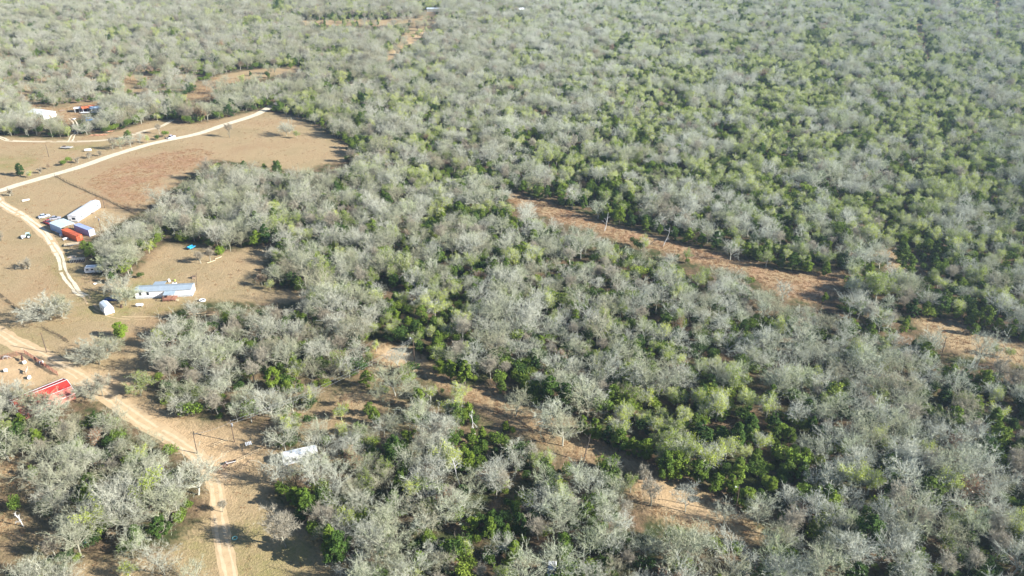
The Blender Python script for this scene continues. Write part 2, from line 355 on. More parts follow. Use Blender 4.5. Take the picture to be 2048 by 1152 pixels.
strips('weed_line', [(-20, 578), (0, 590), (28, 612), (60, 636)], [(0, 1.0)], M_weed, 0.012, 0.8, 0.35, gap=0.03)
strips('weed_line', [(84, 655), (108, 668), (136, 684)], [(0, 1.1)], M_weed, 0.012, 0.8, 0.4, gap=0.05)
strips('gravel_road', GR, [(0, 5.2)], M_cal, 0.03)
TR = [(-14, 388), (0, 404), (22, 418), (49, 434), (74, 452), (89, 466), (104, 487), (118, 510), (126, 537), (134, 556), (146, 572), (155, 585), (172, 592)]
strips('dirt_track', TR, [(-0.85, 1.1), (0.85, 1.1)], M_cal, 0.028, 1.0, 0.2, gap=0.05)
strips('worn_track_verge', TR[:8], [(0, 4.2)], M_sand, 0.016, 1.2, 0.6)
LR = [(-420, 520), (-240, 566), (-80, 630), (0, 666), (30, 683), (59, 699), (88, 716), (118, 731), (150, 746), (185, 772), (215, 793), (246, 815), (299, 852), (352, 882), (386, 905), (413, 935), (428, 965), (434, 1005), (440, 1050), (450, 1104), (461, 1152), (478, 1230)]
strips('sandy_road', LR, [(0, 3.6)], M_sand, 0.016, 1.2, 0.5, widths=[1, 1, 1, 1.1, 1.4, 1.9, 1.7, 1.8, 1.7, 1.6, 1.4, 1.2, 1, 1])
strips('sandy_road_ruts', LR, [(-0.95, 0.7), (0.95, 0.7)], M_rut, 0.028, 1.0, 0.25, gap=0.07)
UT = [(-420, 280), (-220, 268), (-60, 262), (0, 275), (16, 281), (59, 283), (117, 283), (166, 283), (205, 281), (244, 275), (289, 262), (322, 253), (345, 240)]
strips('farm_track', UT, [(-0.8, 1.0), (0.8, 1.1)], M_cal, 0.028, 1.4, 0.2, gap=0.04)
strips('driveway_spur', [(140, 283), (143, 278), (147, 270), (153, 264), (150, 245), (140, 236)], [(-0.9, 0.8), (0.9, 0.8)], M_cal, 0.033, 1.2, 0.15)
strips('homestead_path', [(172, 592), (190, 618), (235, 634), (300, 636), (360, 632), (430, 626)], [(-0.8, 0.6), (0.8, 0.6)], M_sand, 0.02, 1.2, 0.2, gap=0.15)

# ------------------------------------------------------------------ vehicles
def wheels(t, L, W, r, xs, wd=0.24):
    for x in xs:
        for s in (-1, 1):
            w_ = MB().tube((x, s*(W/2-wd), r), (x, s*(W/2+0.02), r), r, n=14).build('wheel', M_tyre, t)
            MB().tube((x, s*(W/2+0.02), r), (x, s*(W/2+0.045), r), r*0.6, n=12).build('rim', M_rim, w_)
def car(name, label, cat, x, y, yaw, kind, c, L=4.7, W=1.85, Hh=1.5, group=None, rough=0.3):
    t = thing(name, label, cat, x, y, yaw, group)
    m = paint('car_paint_%02x%02x%02x' % tuple(int(v*255) for v in c), c, rough, 0.2, 0.05)
    h = L/2; y0 = W/2
    if kind == 'sedan':
        low = [(-h, .35), (-h+.02, .85), (-h+.5, .97), (h-1.4, .95), (h-.1, .75), (h, .4), (h-.2, .25), (-h+.2, .25)]
        cab = [(-h+.55, .95), (-h+1.15, Hh), (h-2.15, Hh), (h-1.35, .94)]
    elif kind == 'van':
        low = [(-h, .35), (-h, 1.15), (h-1.0, 1.15), (h-.1, .9), (h, .4), (h-.2, .25), (-h+.2, .25)]
        cab = [(-h+.03, 1.14), (-h+.2, Hh), (h-1.9, Hh), (h-1.0, 1.14)]
    else:
        low = [(-h, .45), (-h, 1.05), (-h+1.9, 1.08), (h-1.3, 1.08), (h-.1, .95), (h, .5), (h-.2, .35), (-h+.2, .35)]
        cab = [(-h+1.95, 1.06), (-h+2.15, Hh), (h-2.1, Hh), (h-1.35, 1.06)]
    mb = MB(); secs = []
    for yy, sx, dz in ((-y0, .985, -.06), (-y0*.9, 1, 0), (y0*.9, 1, 0), (y0, .985, -.06)):
        secs.append([(p[0]*sx, yy, p[1]+(dz if p[1] > .6 else 0)) for p in low])
    mb.loft(secs).build('body', m, t)
    yi = y0*.86; yt = y0*.72
    zs = cab[0][1]; n = len(cab)
    vs = [(px, -(yi if pz <= zs+.02 else yt), pz) for px, pz in cab]+[(px, (yi if pz <= zs+.02 else yt), pz) for px, pz in cab]
    MB()._add(vs, [(0, 3, 2, 1), (4, 5, 6, 7), (0, 1, 5, 4), (1, 2, 6, 5), (2, 3, 7, 6), (3, 0, 4, 7)]).build('windows', M_glass, t)
    x1, x2 = cab[1][0]-.04, cab[2][0]+.06
    MB().box((x1+x2)/2, 0, Hh+.03, x2-x1, yt*2+.08, .07, bev=.03).build('roof', m, t)
    if kind == 'pickup':
        b = MB(); b.box(-h+1.0, 0, 1.095, 1.75, W*.8, .02); b.build('cargo_bed', M_glass, t)
    wheels(t, L, W, .36, (-h+.85, h-.9))
    for s in (-1, 1): MB().box(h-.02, s*(y0-.3), .72, .06, .34, .16).build('headlight', M_rim, t)
    return t
HS = 1.125
car('silver_sedan', 'silver blue sedan parked on dry grass behind the metal carport', 'car', -210.3, 335.1, 40, 'sedan', (0.60, 0.64, 0.76))
x, y = at(94, 447); car('red_pickup', 'red pickup with its nose sticking out of the pale blue carport', 'pickup truck', x+.6, y, 145, 'pickup', (0.62, 0.06, 0.08), 5.0, 1.9, 1.75)
x, y = at(111, 438.5); car('dark_car', 'dark grey car half hidden behind the pale blue carport', 'car', x, y, 20, 'sedan', (0.42, 0.42, 0.46), 4.4)
x, y = at(226, 601); car('blue_pickup', 'dark blue pickup in tree shade beside the white shed', 'pickup truck', x, y, 4, 'pickup', (0.02, 0.045, 0.16), 5.3, 1.95, 1.75)
x, y = at(342, 276.5); car('white_pickup', 'white pickup parked on the verge of the pale gravel road', 'pickup truck', x, y, 66, 'pickup', (0.78, 0.74, 0.80), 5.6, 2.0, 1.8)
x, y = at(104, 231); car('white_van', 'white van parked right of the white roofed building, far left', 'van', x, y, 35, 'van', (0.8, 0.8, 0.82), 5.4, 2.0, 2.0)
x, y = at(153, 262); car('dark_pickup', 'dark pickup at the mouth of the two rut spur, upper left', 'pickup truck', x, y, 80, 'pickup', (0.05, 0.05, 0.08), 5.2, 1.9, 1.7)
x, y = at(181, 241); car('blue_van', 'bright blue van among bare oaks in the upper left yard', 'van', x, y, 30, 'van', (0.04, 0.20, 0.52), 5.0, 1.9, 2.0)
x, y = at(1104, 1142); car('white_car', 'white car hidden under bare oaks at the bottom edge of the photo', 'car', x, y, 85, 'sedan', (0.8, 0.8, 0.82), 4.6)
x, y = at(383, 497.5); t = thing('blue_trailer', 'bright blue utility trailer at the wood edge behind the mobile home', 'trailer', x, y, 62)
M_cyan = paint('bright_blue_paint', (0.04, 0.36, 0.66), 0.4)
MB().box(0, 0, .62, 2.9, 1.7, .12).box(0, .86, .9, 2.9, .06, .5).box(0, -.86, .9, 2.9, .06, .5).box(-1.45, 0, .9, .06, 1.7, .5).build('bed', M_cyan, t)
MB().bar((1.45, 0, .55), (2.6, 0, .5), .1).build('hitch', M_grey, t); wheels(t, 2.9, 2.0, .33, (-.2,))

# small tractor-like utility vehicle with white hood in the left field
x, y = at(53, 476); t = thing('farm_tractor', 'dark green and white tractor standing on dry grass left of the track', 'tractor', x, y, 24)
M_dgreen = paint('dark_green_paint', (0.03, 0.10, 0.07), 0.4)
MB().box(-.9, 0, 1.0, 1.9, 1.0, .8, bev=.12).build('hood', M_white, t)
MB().box(.9, 0, .95, 1.8, 1.2, .7, bev=.1).build('body', M_dgreen, t)
c = MB(); c.box(.8, 0, 2.15, 1.5, 1.4, .1, bev=.04)
for sx in (.15, 1.45):
    for sy in (-.6, .6): c.bar((sx, sy, 1.2), (sx, sy, 2.12), .07)
c.build('canopy', paint('pale_teal_canopy', (0.45, 0.62, 0.60), 0.5), t)
for sx, r_ in ((1.0, .72), (-1.3, .45)):
    for s in (-1, 1):
        w_ = MB().tube((sx, s*.62, r_), (sx, s*.95, r_), r_, n=16).build('wheel', M_tyre, t); MB().tube((sx, s*.95, r_), (sx, s*.98, r_), r_*.55, n=12).build('rim', M_white, w_)
x, y = at(52, 401.5); t = thing('small_boat', 'small white boat lying alone in the dry field near the road bend', 'boat', x, y, 45)
secs = []
for u in (-1.5, -.9, 0, .9, 1.6):
    k = max(.05, 1-abs((u+.6)/2.3)**2); secs.append([(u, -.65*k, .55), (u, -.45*k, .1), (u, .45*k, .1), (u, .65*k, .55), (u, .5*k, .5), (u, .35*k, .25), (u, -.35*k, .25), (u, -.5*k, .5)])
MB().loft(secs).build('hull', M_white, t); MB().box(-.3, 0, .45, .25, .9, .04).build('seat', M_wood, t)

# ------------------------------------------------------------------ containers, carport, white home (yard beside the track)
def container(label, cx, cy, yaw, c, L=12.2, W=2.44, Hh=2.6, endc=None):
    t = thing('shipping_container', label, 'shipping container', cx, cy, yaw)
    m = ribbed('container_%d' % int(c[0]*1000), c, .3, 'X', .5, .1, .12)
    b = MB(); n = int(L/.28)
    prof = []
    for k in range(n+1):                                  # corrugated long walls as geometry
        x_ = -L/2+.1+(L-.2)*k/n; prof.append((x_, .04 if k % 2 else 0))
    for s in (-1, 1):
        vs = []; fs = []
        for x_, d in prof: vs += [(x_, s*(W/2-.05+d*0.9), .15), (x_, s*(W/2-.05+d*.9), Hh-.06)]
        for k in range(n): fs.append((2*k, 2*k+2, 2*k+3, 2*k+1) if s < 0 else (2*k, 2*k+1, 2*k+3, 2*k+2))
        b._add(vs, fs)
    b.build('side_walls', m, t)
    MB().box(0, 0, Hh-.03, L-.04, W-.04, .06).build('roof', m, t)
    f = MB()
    for s in (-1, 1):
        f.box(0, s*(W/2-.04), .08, L, .1, .16).box(0, s*(W/2-.035), Hh-.06, L, .09, .13)
        for e in (-1, 1): f.box(e*(L/2-.06), s*(W/2-.06), Hh/2, .14, .14, Hh)
    f.build('corner_frame', m, t)
    MB().box(-L/2+.06, 0, Hh/2, .06, W-.2, Hh-.2).build('end_wall', m, t)
    d = MB(); em = endc or m
    for s in (-1, 1): d.box(L/2-.03, s*(W/4-.03), Hh/2, .05, W/2-.12, Hh-.25)
    d = d.build('doors', em, t); l = MB()
    for yy in (-.8, -.35, .35, .8): l.tube((L/2+.02, yy, .2), (L/2+.02, yy, Hh-.2), .025, n=6)
    l.build('lock_rods', M_grey, d)
    return t
container('orange red shipping container with corrugated walls below the carport', -186.2, 312.0, -36, (0.70, 0.14, 0.05), 12.0)
container('pale blue shipping container with white door end right of the carport', -183.5, 317.2, -34, (0.36, 0.42, 0.66), 11.4, 2.5, 2.9, M_white)
def carport():
    t = thing('metal_carport', 'pale blue metal carport with one closed side painted shade blue beside the track', 'carport', -194.1, 320.2, -35)
    L, W, h = 9.6, 6.4, 3.3
    m = ribbed('pale_blue_metal_roof', (0.56, 0.68, 0.72), .3, 'Y', .4, .1, .05)
    MB().xprism([(-W/2, h), (0, h+.28), (W/2, h), (W/2, h-.1), (0, h+.18), (-W/2, h-.1)], -L/2, L/2).build('roof', m, t)
    MB().box(0, -W/2+.08, 1.65, L-.1, .06, 3.1).build('side_panel', ribbed('shade_blue_metal_wall', (0.30, 0.42, 0.62), .3, 'X', .5, .1), t)  # blue of the shaded side is put into the panel colour
    for ix in (-1, -.33, .33, 1):
        for s in (-1, 1): MB().box(ix*(L/2-.15), s*(W/2-.16), 1.6, .1, .1, 3.2).build('post', M_grey, t)
    return t
carport()
def junk(px, py, name, label, cat, builder, yaw=0):
    x, y = at(px, py); t = thing(name, label, cat, x, y, yaw); builder(t); return t
def mobile_home_far():
    L, W, h = 18.4, 4.3, 3.1
    t = thing('mobile_home', 'long plain white mobile home lying away from the camera in the field', 'mobile home', -193.4, 338.3, 84)
    MB().box(0, 0, h/2+.25, L, W, h-.5).build('walls', M_white, t)
    MB().box(0, 0, .25, L-.1, W-.1, .5).build('skirting', M_grey, t)
    MB().xprism([(-W/2-.15, h-.01), (0, h+.5), (W/2+.15, h-.01)], -L/2-.12, L/2+.12).build('roof', ribbed('white_metal_roof', (0.82, 0.82, 0.83), .4, 'X', .4, 0, .03), t)
    for k, (xx, s) in enumerate(((-6, -1), (-1.5, -1), (4, -1), (7, -1), (-4, 1), (3, 1))):
        w_ = MB().box(xx, s*(W/2+.01), 1.8, .9, .04, .9).build('window', M_glass, t)
        MB().box(xx, s*(W/2+.03), 1.32, 1.04, .06, .06).build('sill', M_grey, w_)
    w_ = MB().box(-L/2-.01, -.5, 1.7, .04, 1.5, 1.0).build('window', M_glass, t); MB().box(-L/2-.2, .9, 1.3, .4, .7, .5).build('air_conditioner', M_grey, t)
    d = MB().box(1.4, -W/2-.01, 1.35, .95, .04, 2.0).build('door', M_grey, t); MB().box(1.75, -W/2-.05, 1.3, .06, .05, .1).build('handle', M_rim, d)
    MB().box(1.4, -W/2-.6, .3, 1.3, 1.1, .25).box(1.4, -W/2-1.3, .12, 1.3, .4, .22).build('steps', M_wood, t)
    MB().box(-7.2, -.8, h+.38, .4, .4, .3).build('roof_vent', M_grey, t)
mobile_home_far()
def frame_junk(t):
    b = MB(); b.box(0, 0, .45, 2.4, .08, .08)
    b.box(-1.0, 0, .35, .9, .75, .7, bev=.06).box(.1, .1, .32, .8, .7, .62, rz=.3, bev=.05); b.build('cabinets', M_white, t)
    MB().box(1.05, -.1, .25, .8, .6, .5, rz=-.3, bev=.05).build('crate', M_wood, t)
junk(122.5, 472.5, 'discarded_appliances', 'row of white discarded appliances beside the orange container', 'appliances', frame_junk, -50)
junk(132, 480, 'white_bench', 'white slatted bench below the orange container', 'bench', lambda t: (MB().box(0, 0, .45, 2.0, .12, .05).box(0, .2, .45, 2.0, .12, .05).box(0, -.2, .45, 2.0, .12, .05).build('seat', M_white, t), MB().box(0, .32, .75, 2.0, .05, .4).build('backrest', M_white, t), [MB().box(s*.85, 0, .22, .08, .5, .44).build('leg', M_white, t) for s in (-1, 1)]), 40)
def flatbed(t, L=5.6, load=True):
    b = MB()
    for k in range(7): b.box(0, -1.05+.35*k, .72, L, .3, .05)
    b.build('deck', M_pale, t); MB().box(0, 1.2, .65, L, .08, .18).box(0, -1.2, .65, L, .08, .18).build('frame', M_grey, t)
    MB().bar((L/2, .7, .6), (L/2+1.4, 0, .55), .08).bar((L/2, -.7, .6), (L/2+1.4, 0, .55), .08).build('hitch', M_grey, t); wheels(t, L, 2.7, .33, (-.5, .35))
junk(144, 490.5, 'flatbed_trailer', 'empty pale flatbed trailer in shade below the orange container', 'trailer', flatbed, 20)
def rack(t):
    g = random.Random(3); f = MB()
    for k in range(9):
        xx = -2.6+k*.65
        for s in (-1, 1): f.bar((xx, s*.8, 0), (xx, s*.8, 1.5), .07)
        f.bar((xx, -.8, 1.45), (xx, .8, 1.45), .07)
    for s in (-1, 1): f.bar((-2.6, s*.8, 1.5), (2.6, s*.8, 1.5), .07)
    f.build('pipe_frame', M_grey, t)
    for k in range(8): MB().box(-2.27+k*.65, g.uniform(-.1, .1), .6, .5, 1.35, 1.0+g.uniform(-.2, .2), bev=.06).build('pen', paint('black_plastic', (0.03, 0.03, 0.035), .5), t)
junk(156, 524, 'metal_pen_rack', 'row of dark pens under a grey pipe frame beside the dirt track', 'pen rack', rack, 8)
def tarp(t):
    g = random.Random(5); b = MB(); n = 9; vs = [(-1.6+3.2*i/n, -1+2*j/n, .05+.6*math.exp(-((i-n/2)**2+(j-n/2)**2)/12)*g.uniform(.5, 1.1)) for j in range(n+1) for i in range(n+1)]
    b._add(vs, [(j*(n+1)+i, j*(n+1)+i+1, (j+1)*(n+1)+i+1, (j+1)*(n+1)+i) for j in range(n) for i in range(n)]).build('sheet', paint('pale_pink_tarp', (0.62, 0.48, 0.38), .8, 0, .2, 1), t)
    MB().box(.2, 0, .2, 2.2, 1.3, .35).build('stack', M_pale, t)
junk(144, 514, 'tarp_covered_pile', 'low pile under a pale pinkish tarp beside the dark pens', 'pile', tarp, 10)
def camper(label, x, y, yaw, L=7.5, W=2.5, Hh=2.9, name='travel_trailer', side=None):
    t = thing(name, label, 'travel trailer', x, y, yaw)
    prof = [(-L/2+.25, .5), (-L/2, .9), (-L/2+.05, Hh-.55), (-L/2+.45, Hh-.08), (L/2-.3, Hh-.08), (L/2, Hh-.4), (L/2, .5)]
    MB().prism(prof, -W/2, W/2).build('body', side or M_white, t)
    MB().box(0, 0, Hh, L-.7, W-.12, .12, bev=.05).build('roof', ribbed('trailer_roof', (0.76, 0.78, 0.80), .5, 'X', .5, 0, .08), t)
    MB().box(.8, 0, Hh+.2, .9, .8, .28, bev=.08).build('air_conditioner', M_white, t); MB().box(-2, .2, Hh+.1, .45, .45, .12).build('roof_vent', M_grey, t)
    for xx in (-L/2+1.1, -L/2+2.9, L/2-1.2): 
        for s in (-1, 1): MB().box(xx, s*(W/2+.01), 1.8, .9, .03, .6).build('window', M_glass, t)
    MB().box(-L/2-.01, 0, 1.9, .03, 1.5, .6).build('window', M_glass, t)
    d = MB().box(.9, -W/2-.02, 1.4, .7, .03, 1.7).build('door', M_grey, t); MB().box(1.15, -W/2-.05, 1.35, .05, .04, .1).build('handle', M_rim, d)
    MB().box(0, -W/2-.01, 1.05, L-.3, .015, .12).box(0, W/2+.01, 1.05, L-.3, .015, .12).build('stripe', paint('blue_grey_stripe', (0.25, 0.30, 0.42), .4), t)
    wheels(t, L, W+.05, .34, (-.1, .75)); MB().bar((-L/2+.2, .6, .5), (-L/2-1.1, 0, .5), .08).bar((-L/2+.2, -.6, .5), (-L/2-1.1, 0, .5), .08).build('hitch', M_grey, t)
    return t
camper('silvery white travel trailer half under bare oaks by the sandy yard', -55.2, 165.8, 21, 9.0, 2.5, 3.0)
x, y = at(188, 546); camper('white travel trailer with blue shaded end beside the dark pens', x, y+.6, 8, 6.2, 2.4, 2.7)

# ------------------------------------------------------------------ main mobile home, shed and yard things
def main_home():
    L, W, h = 19.8, 4.8, 3.0
    t = thing('mobile_home', 'long white mobile home with grey blue metal roof and wooden porch', 'mobile home', -126.5, 259.6, 6.5)
    MB().box(0, 0, h/2+.35, L, W, h-.7).build('walls', M_white, t)
    MB().box(0, 0, .36, L-.06, W-.06, .72).build('skirting', paint('grey_skirting', (0.42, 0.44, 0.46), .7, 0, .2, 2), t)
    m = ribbed('grey_blue_metal_roof', (0.40, 0.46, 0.50), .35, 'X', .35, .3, .06)
    MB().xprism([(-W/2-.3, h-.04), (0, h+.62), (W/2+.3, h-.04), (W/2+.3, h-.14), (0, h+.5), (-W/2-.3, h-.14)], -L/2-.2, L/2+.2).build('roof', m, t)
    MB()._add([(L/2, -W/2, h-.1), (L/2, W/2, h-.1), (L/2, 0, h+.5), (-L/2, -W/2, h-.1), (-L/2, W/2, h-.1), (-L/2, 0, h+.5)], [(0, 1, 2), (3, 5, 4)]).build('gables', M_white, t)
    for xx in (-8.0, -5.4):
        w_ = MB().box(xx, -W/2-.01, 1.95, .75, .04, 1.1).build('window', M_glass, t)
        MB().box(xx, -W/2-.035, 2.53, .9, .03, .07).box(xx, -W/2-.035, 1.37, .9, .03, .07).box(xx-.42, -W/2-.035, 1.95, .07, .03, 1.1).box(xx+.42, -W/2-.035, 1.95, .07, .03, 1.1).build('frame', M_grey, w_)
    for xx in (-7, 2, 6): MB().box(xx, W/2+.01, 1.95, .9, .04, .9).build('window', M_glass, t)
    MB().box(L/2+.01, .6, 1.9, .04, .9, .9).build('window', M_glass, t); MB().box(L/2+.3, -.7, 1.2, .55, .8, .6, bev=.05).build('air_conditioner', M_grey, t)
    # back canopy
    c = MB().box(-2.9, W/2+1.75, 2.72, 4.2, 3.6, .09, rx=-.05).build('rear_canopy', m, t)
    for sx in (-4.8, -1.0):  MB().box(sx, W/2+3.4, 1.3, .1, .1, 2.6).build('post', M_wood, c)
    # front porch roof and deck
    c = MB().box(2.6, -W/2-1.45, 2.55, 4.0, 2.8, .08, rx=.09).build('porch_roof', ribbed('porch_metal', (0.42, 0.50, 0.54), .3, 'X', .4, .2), t)
    for sx in (.75, 4.45): MB().box(sx, -W/2-2.65, 1.2, .1, .1, 2.4).build('post', M_wood, c)
    mw = paint('red_brown_deck_wood', (0.36, 0.17, 0.11), .8, 0, .25, 2)
    d = MB()
    for k in range(13): d.box(2.6, -W/2-.15-.27*k, .62, 4.4, .24, .05)
    d = d.build('deck', mw, t); r_ = MB()
    y1 = -W/2-3.5
    for k in range(12): r_.bar((.45+k*.39, y1, .6), (.45+k*.39, y1, 1.55), .05)
    r_.bar((.42, y1, 1.55), (4.8, y1, 1.55), .08).bar((.42, y1, 1.1), (4.8, y1, 1.1), .06)
    for yy in (0, 1): r_.bar((.42+4.36*yy, y1, 1.55), (.42+4.36*yy, -W/2-.2, 1.55), .08)
    for sx in (.5, 2.6, 4.7):
        for sy in (-.3, -3.4): r_.box(sx, -W/2+sy, .3, .12, .12, .6)
    r_.build('railing', mw, d)
    dr = MB().box(2.2, -W/2-.02, 1.65, .95, .04, 2.0).build('door', M_grey, t); MB().box(2.55, -W/2-.06, 1.6, .06, .05, .1).build('handle', M_rim, dr)
    MB().box(5.2, -W/2-3.0, .35, .7, 1.1, .12).box(5.6, -W/2-3.0, .18, .5, 1.1, .12).build('steps', M_pale, t)
    return t
main_home()
def shed():
    t = thing('storage_shed', 'white gambrel roofed storage shed with blue shaded wall on the dry yard', 'shed', -142.2, 246.9, -48)
    L, W, h = 5.4, 3.1, 2.1
    g = [(-W/2, h), (-W/2+.45, h+.75), (0, h+1.15), (W/2-.45, h+.75), (W/2, h)]
    MB().xprism([(-W/2, .12), *[(a, b) for a, b in g], (W/2, .12)][::1], -L/2, L/2).build('walls', M_white, t)
    m = ribbed('shed_metal_roof', (0.72, 0.76, 0.76), .3, 'X', .35, .2, .05)
    o = [(a*1.05, b+.05) for a, b in g]; i = [(a*1.01, b+.005) for a, b in g][::-1]
    MB().xprism(o+i, -L/2-.1, L/2+.1).build('roof', m, t)
    d = MB()
    for s in (-1, 1): d.box(L/2+.02, s*.55, 1.1, .04, 1.05, 1.9)
    d = d.build('door', paint('off_white_door', (0.74, 0.73, 0.72), .5), t); MB().box(L/2+.06, .1, 1.05, .05, .05, .18).build('handle', M_grey, d)
    MB().box(-.3, -W/2-.01, 1.35, .8, .04, .7).build('window', M_glass, t)
    MB().box(0, 1.2, .06, L, .15, .12).box(0, -1.2, .06, L, .15, .12).build('skids', M_wood, t)
shed()
def tank(t, L=2.6, r=.5, m=None):
    m = m or M_white
    secs = []
    for u, k in ((-1, .15), (-.97, .6), (-.88, .9), (-.78, 1), (.78, 1), (.88, .9), (.97, .6), (1, .15)):
        secs.append([(u*L/2, r*k*math.cos(a), .75+r*k*math.sin(a)) for a in [2*PI*q/14 for q in range(14)]])
    MB().loft(secs).build('tank', m, t, True)
    for s in (-1, 1): MB().box(s*L*.3, 0, .2, .15, .8, .4).build('leg', M_grey, t)
    MB().tube((0, 0, 1.2), (0, 0, 1.42), .16, n=10).build('valve_dome', M_grey, t)
junk(279.5, 613, 'propane_tank', 'white propane tank lying in front of the long mobile home', 'propane tank', tank, 6)
junk(176, 302.5, 'propane_tank', 'white tank near the roadside brush in the upper left field', 'propane tank', lambda t: tank(t, 3.8, .7), 12)
def trough(t, c=None, r=.9):
    b = MB(); n = 18
    v = []; 
    for (rr, z_) in ((r, 0), (r*1.03, .55), (r*.95, .55), (r*.9, .12)): v.append([(rr*1.25*math.cos(2*PI*k/n), rr*math.sin(2*PI*k/n), z_) for k in range(n)])
    b.loft(v); b.build('tub', c or M_white, t, True)
    MB().tube((0, 0, .3), (0, 0, .34), r*.9, n=18).build('water', M_glass, t)
junk(405, 602, 'water_trough', 'white oval water trough right of the long mobile home', 'trough', trough, 10)
def barrel(t, c=M_white, r=.32, h=.95):
    secs = [[(r*k*math.cos(2*PI*q/14), r*k*math.sin(2*PI*q/14), z_) for q in range(14)] for z_, k in ((0, .94), (h*.1, 1), (h*.33, 1), (h*.34, 1.05), (h*.36, 1), (h*.66, 1), (h*.67, 1.05), (h*.69, 1), (h*.92, 1), (h, .92))]
    MB().loft(secs).build('drum', c, t)
junk(338.5, 563.5, 'white_drum', 'white drum behind the mobile home back canopy', 'barrel', lambda t: barrel(t, M_white, .42, 1.1))
junk(243, 615, 'burn_barrel', 'dark rusty burn barrel right of the white shed', 'barrel', lambda t: barrel(t, paint('dark_rust', (0.08, 0.05, 0.04), .9), .4, 1.0))
junk(350, 562, 'green_bucket', 'small yellow green bucket behind the mobile home', 'bucket', lambda t: barrel(t, paint('yellow_green_plastic', (0.4, 0.55, 0.1), .5), .28, .6))
junk(388, 556.5, 'dog_house', 'small dark dog house by the back fence corner', 'dog house', lambda t: (MB().box(0, 0, .4, 1.2, .9, .8).build('walls', M_wood, t), MB().xprism([(-.6, .78), (0, 1.15), (.6, .78)], -.7, .7).build('roof', M_pole, t), MB().box(.61, 0, .35, .02, .4, .5).build('doorway', M_glass, t)), 20)
junk(349, 570, 'air_conditioner_unit', 'white air conditioner unit against the back wall of the mobile home', 'air conditioner', lambda t: (MB().box(0, .1, .45, 1.6, .7, .8, bev=.06).build('casing', M_white, t), MB().tube((.3, .1, .86), (.3, .1, .9), .28, n=14).build('fan', M_glass, t)), 6)
def tyre(t, r=.45, m=M_tyre):
    b = MB(); n = 20; k = 8
    secs = [[((r+.13*math.cos(2*PI*q/k))*math.cos(a), (r+.13*math.cos(2*PI*q/k))*math.sin(a), .13+.13*math.sin(2*PI*q/k)) for q in range(k)] for a in [2*PI*j/n for j in range(n+1)]]
    b.loft(secs, False); b.build('ring', m, t, True)
junk(190, 568, 'painted_tyre', 'white painted tyre lying on grass left of the mobile home', 'tyre', lambda t: tyre(t, .45, M_white))  # an old tyre shape in white paint, no planter
junk(469.5, 1077, 'green_hoop', 'pale green hoop lying on grass right of the sandy road', 'hoop', lambda t: tyre(t, .55, paint('pale_green_plastic', (0.35, 0.62, 0.48), .5)))
junk(170, 1084, 'teal_tub', 'small teal tub on grass under bare oaks, bottom left', 'tub', lambda t: trough(t, paint('teal_plastic', (0.15, 0.5, 0.5), .5), .5))

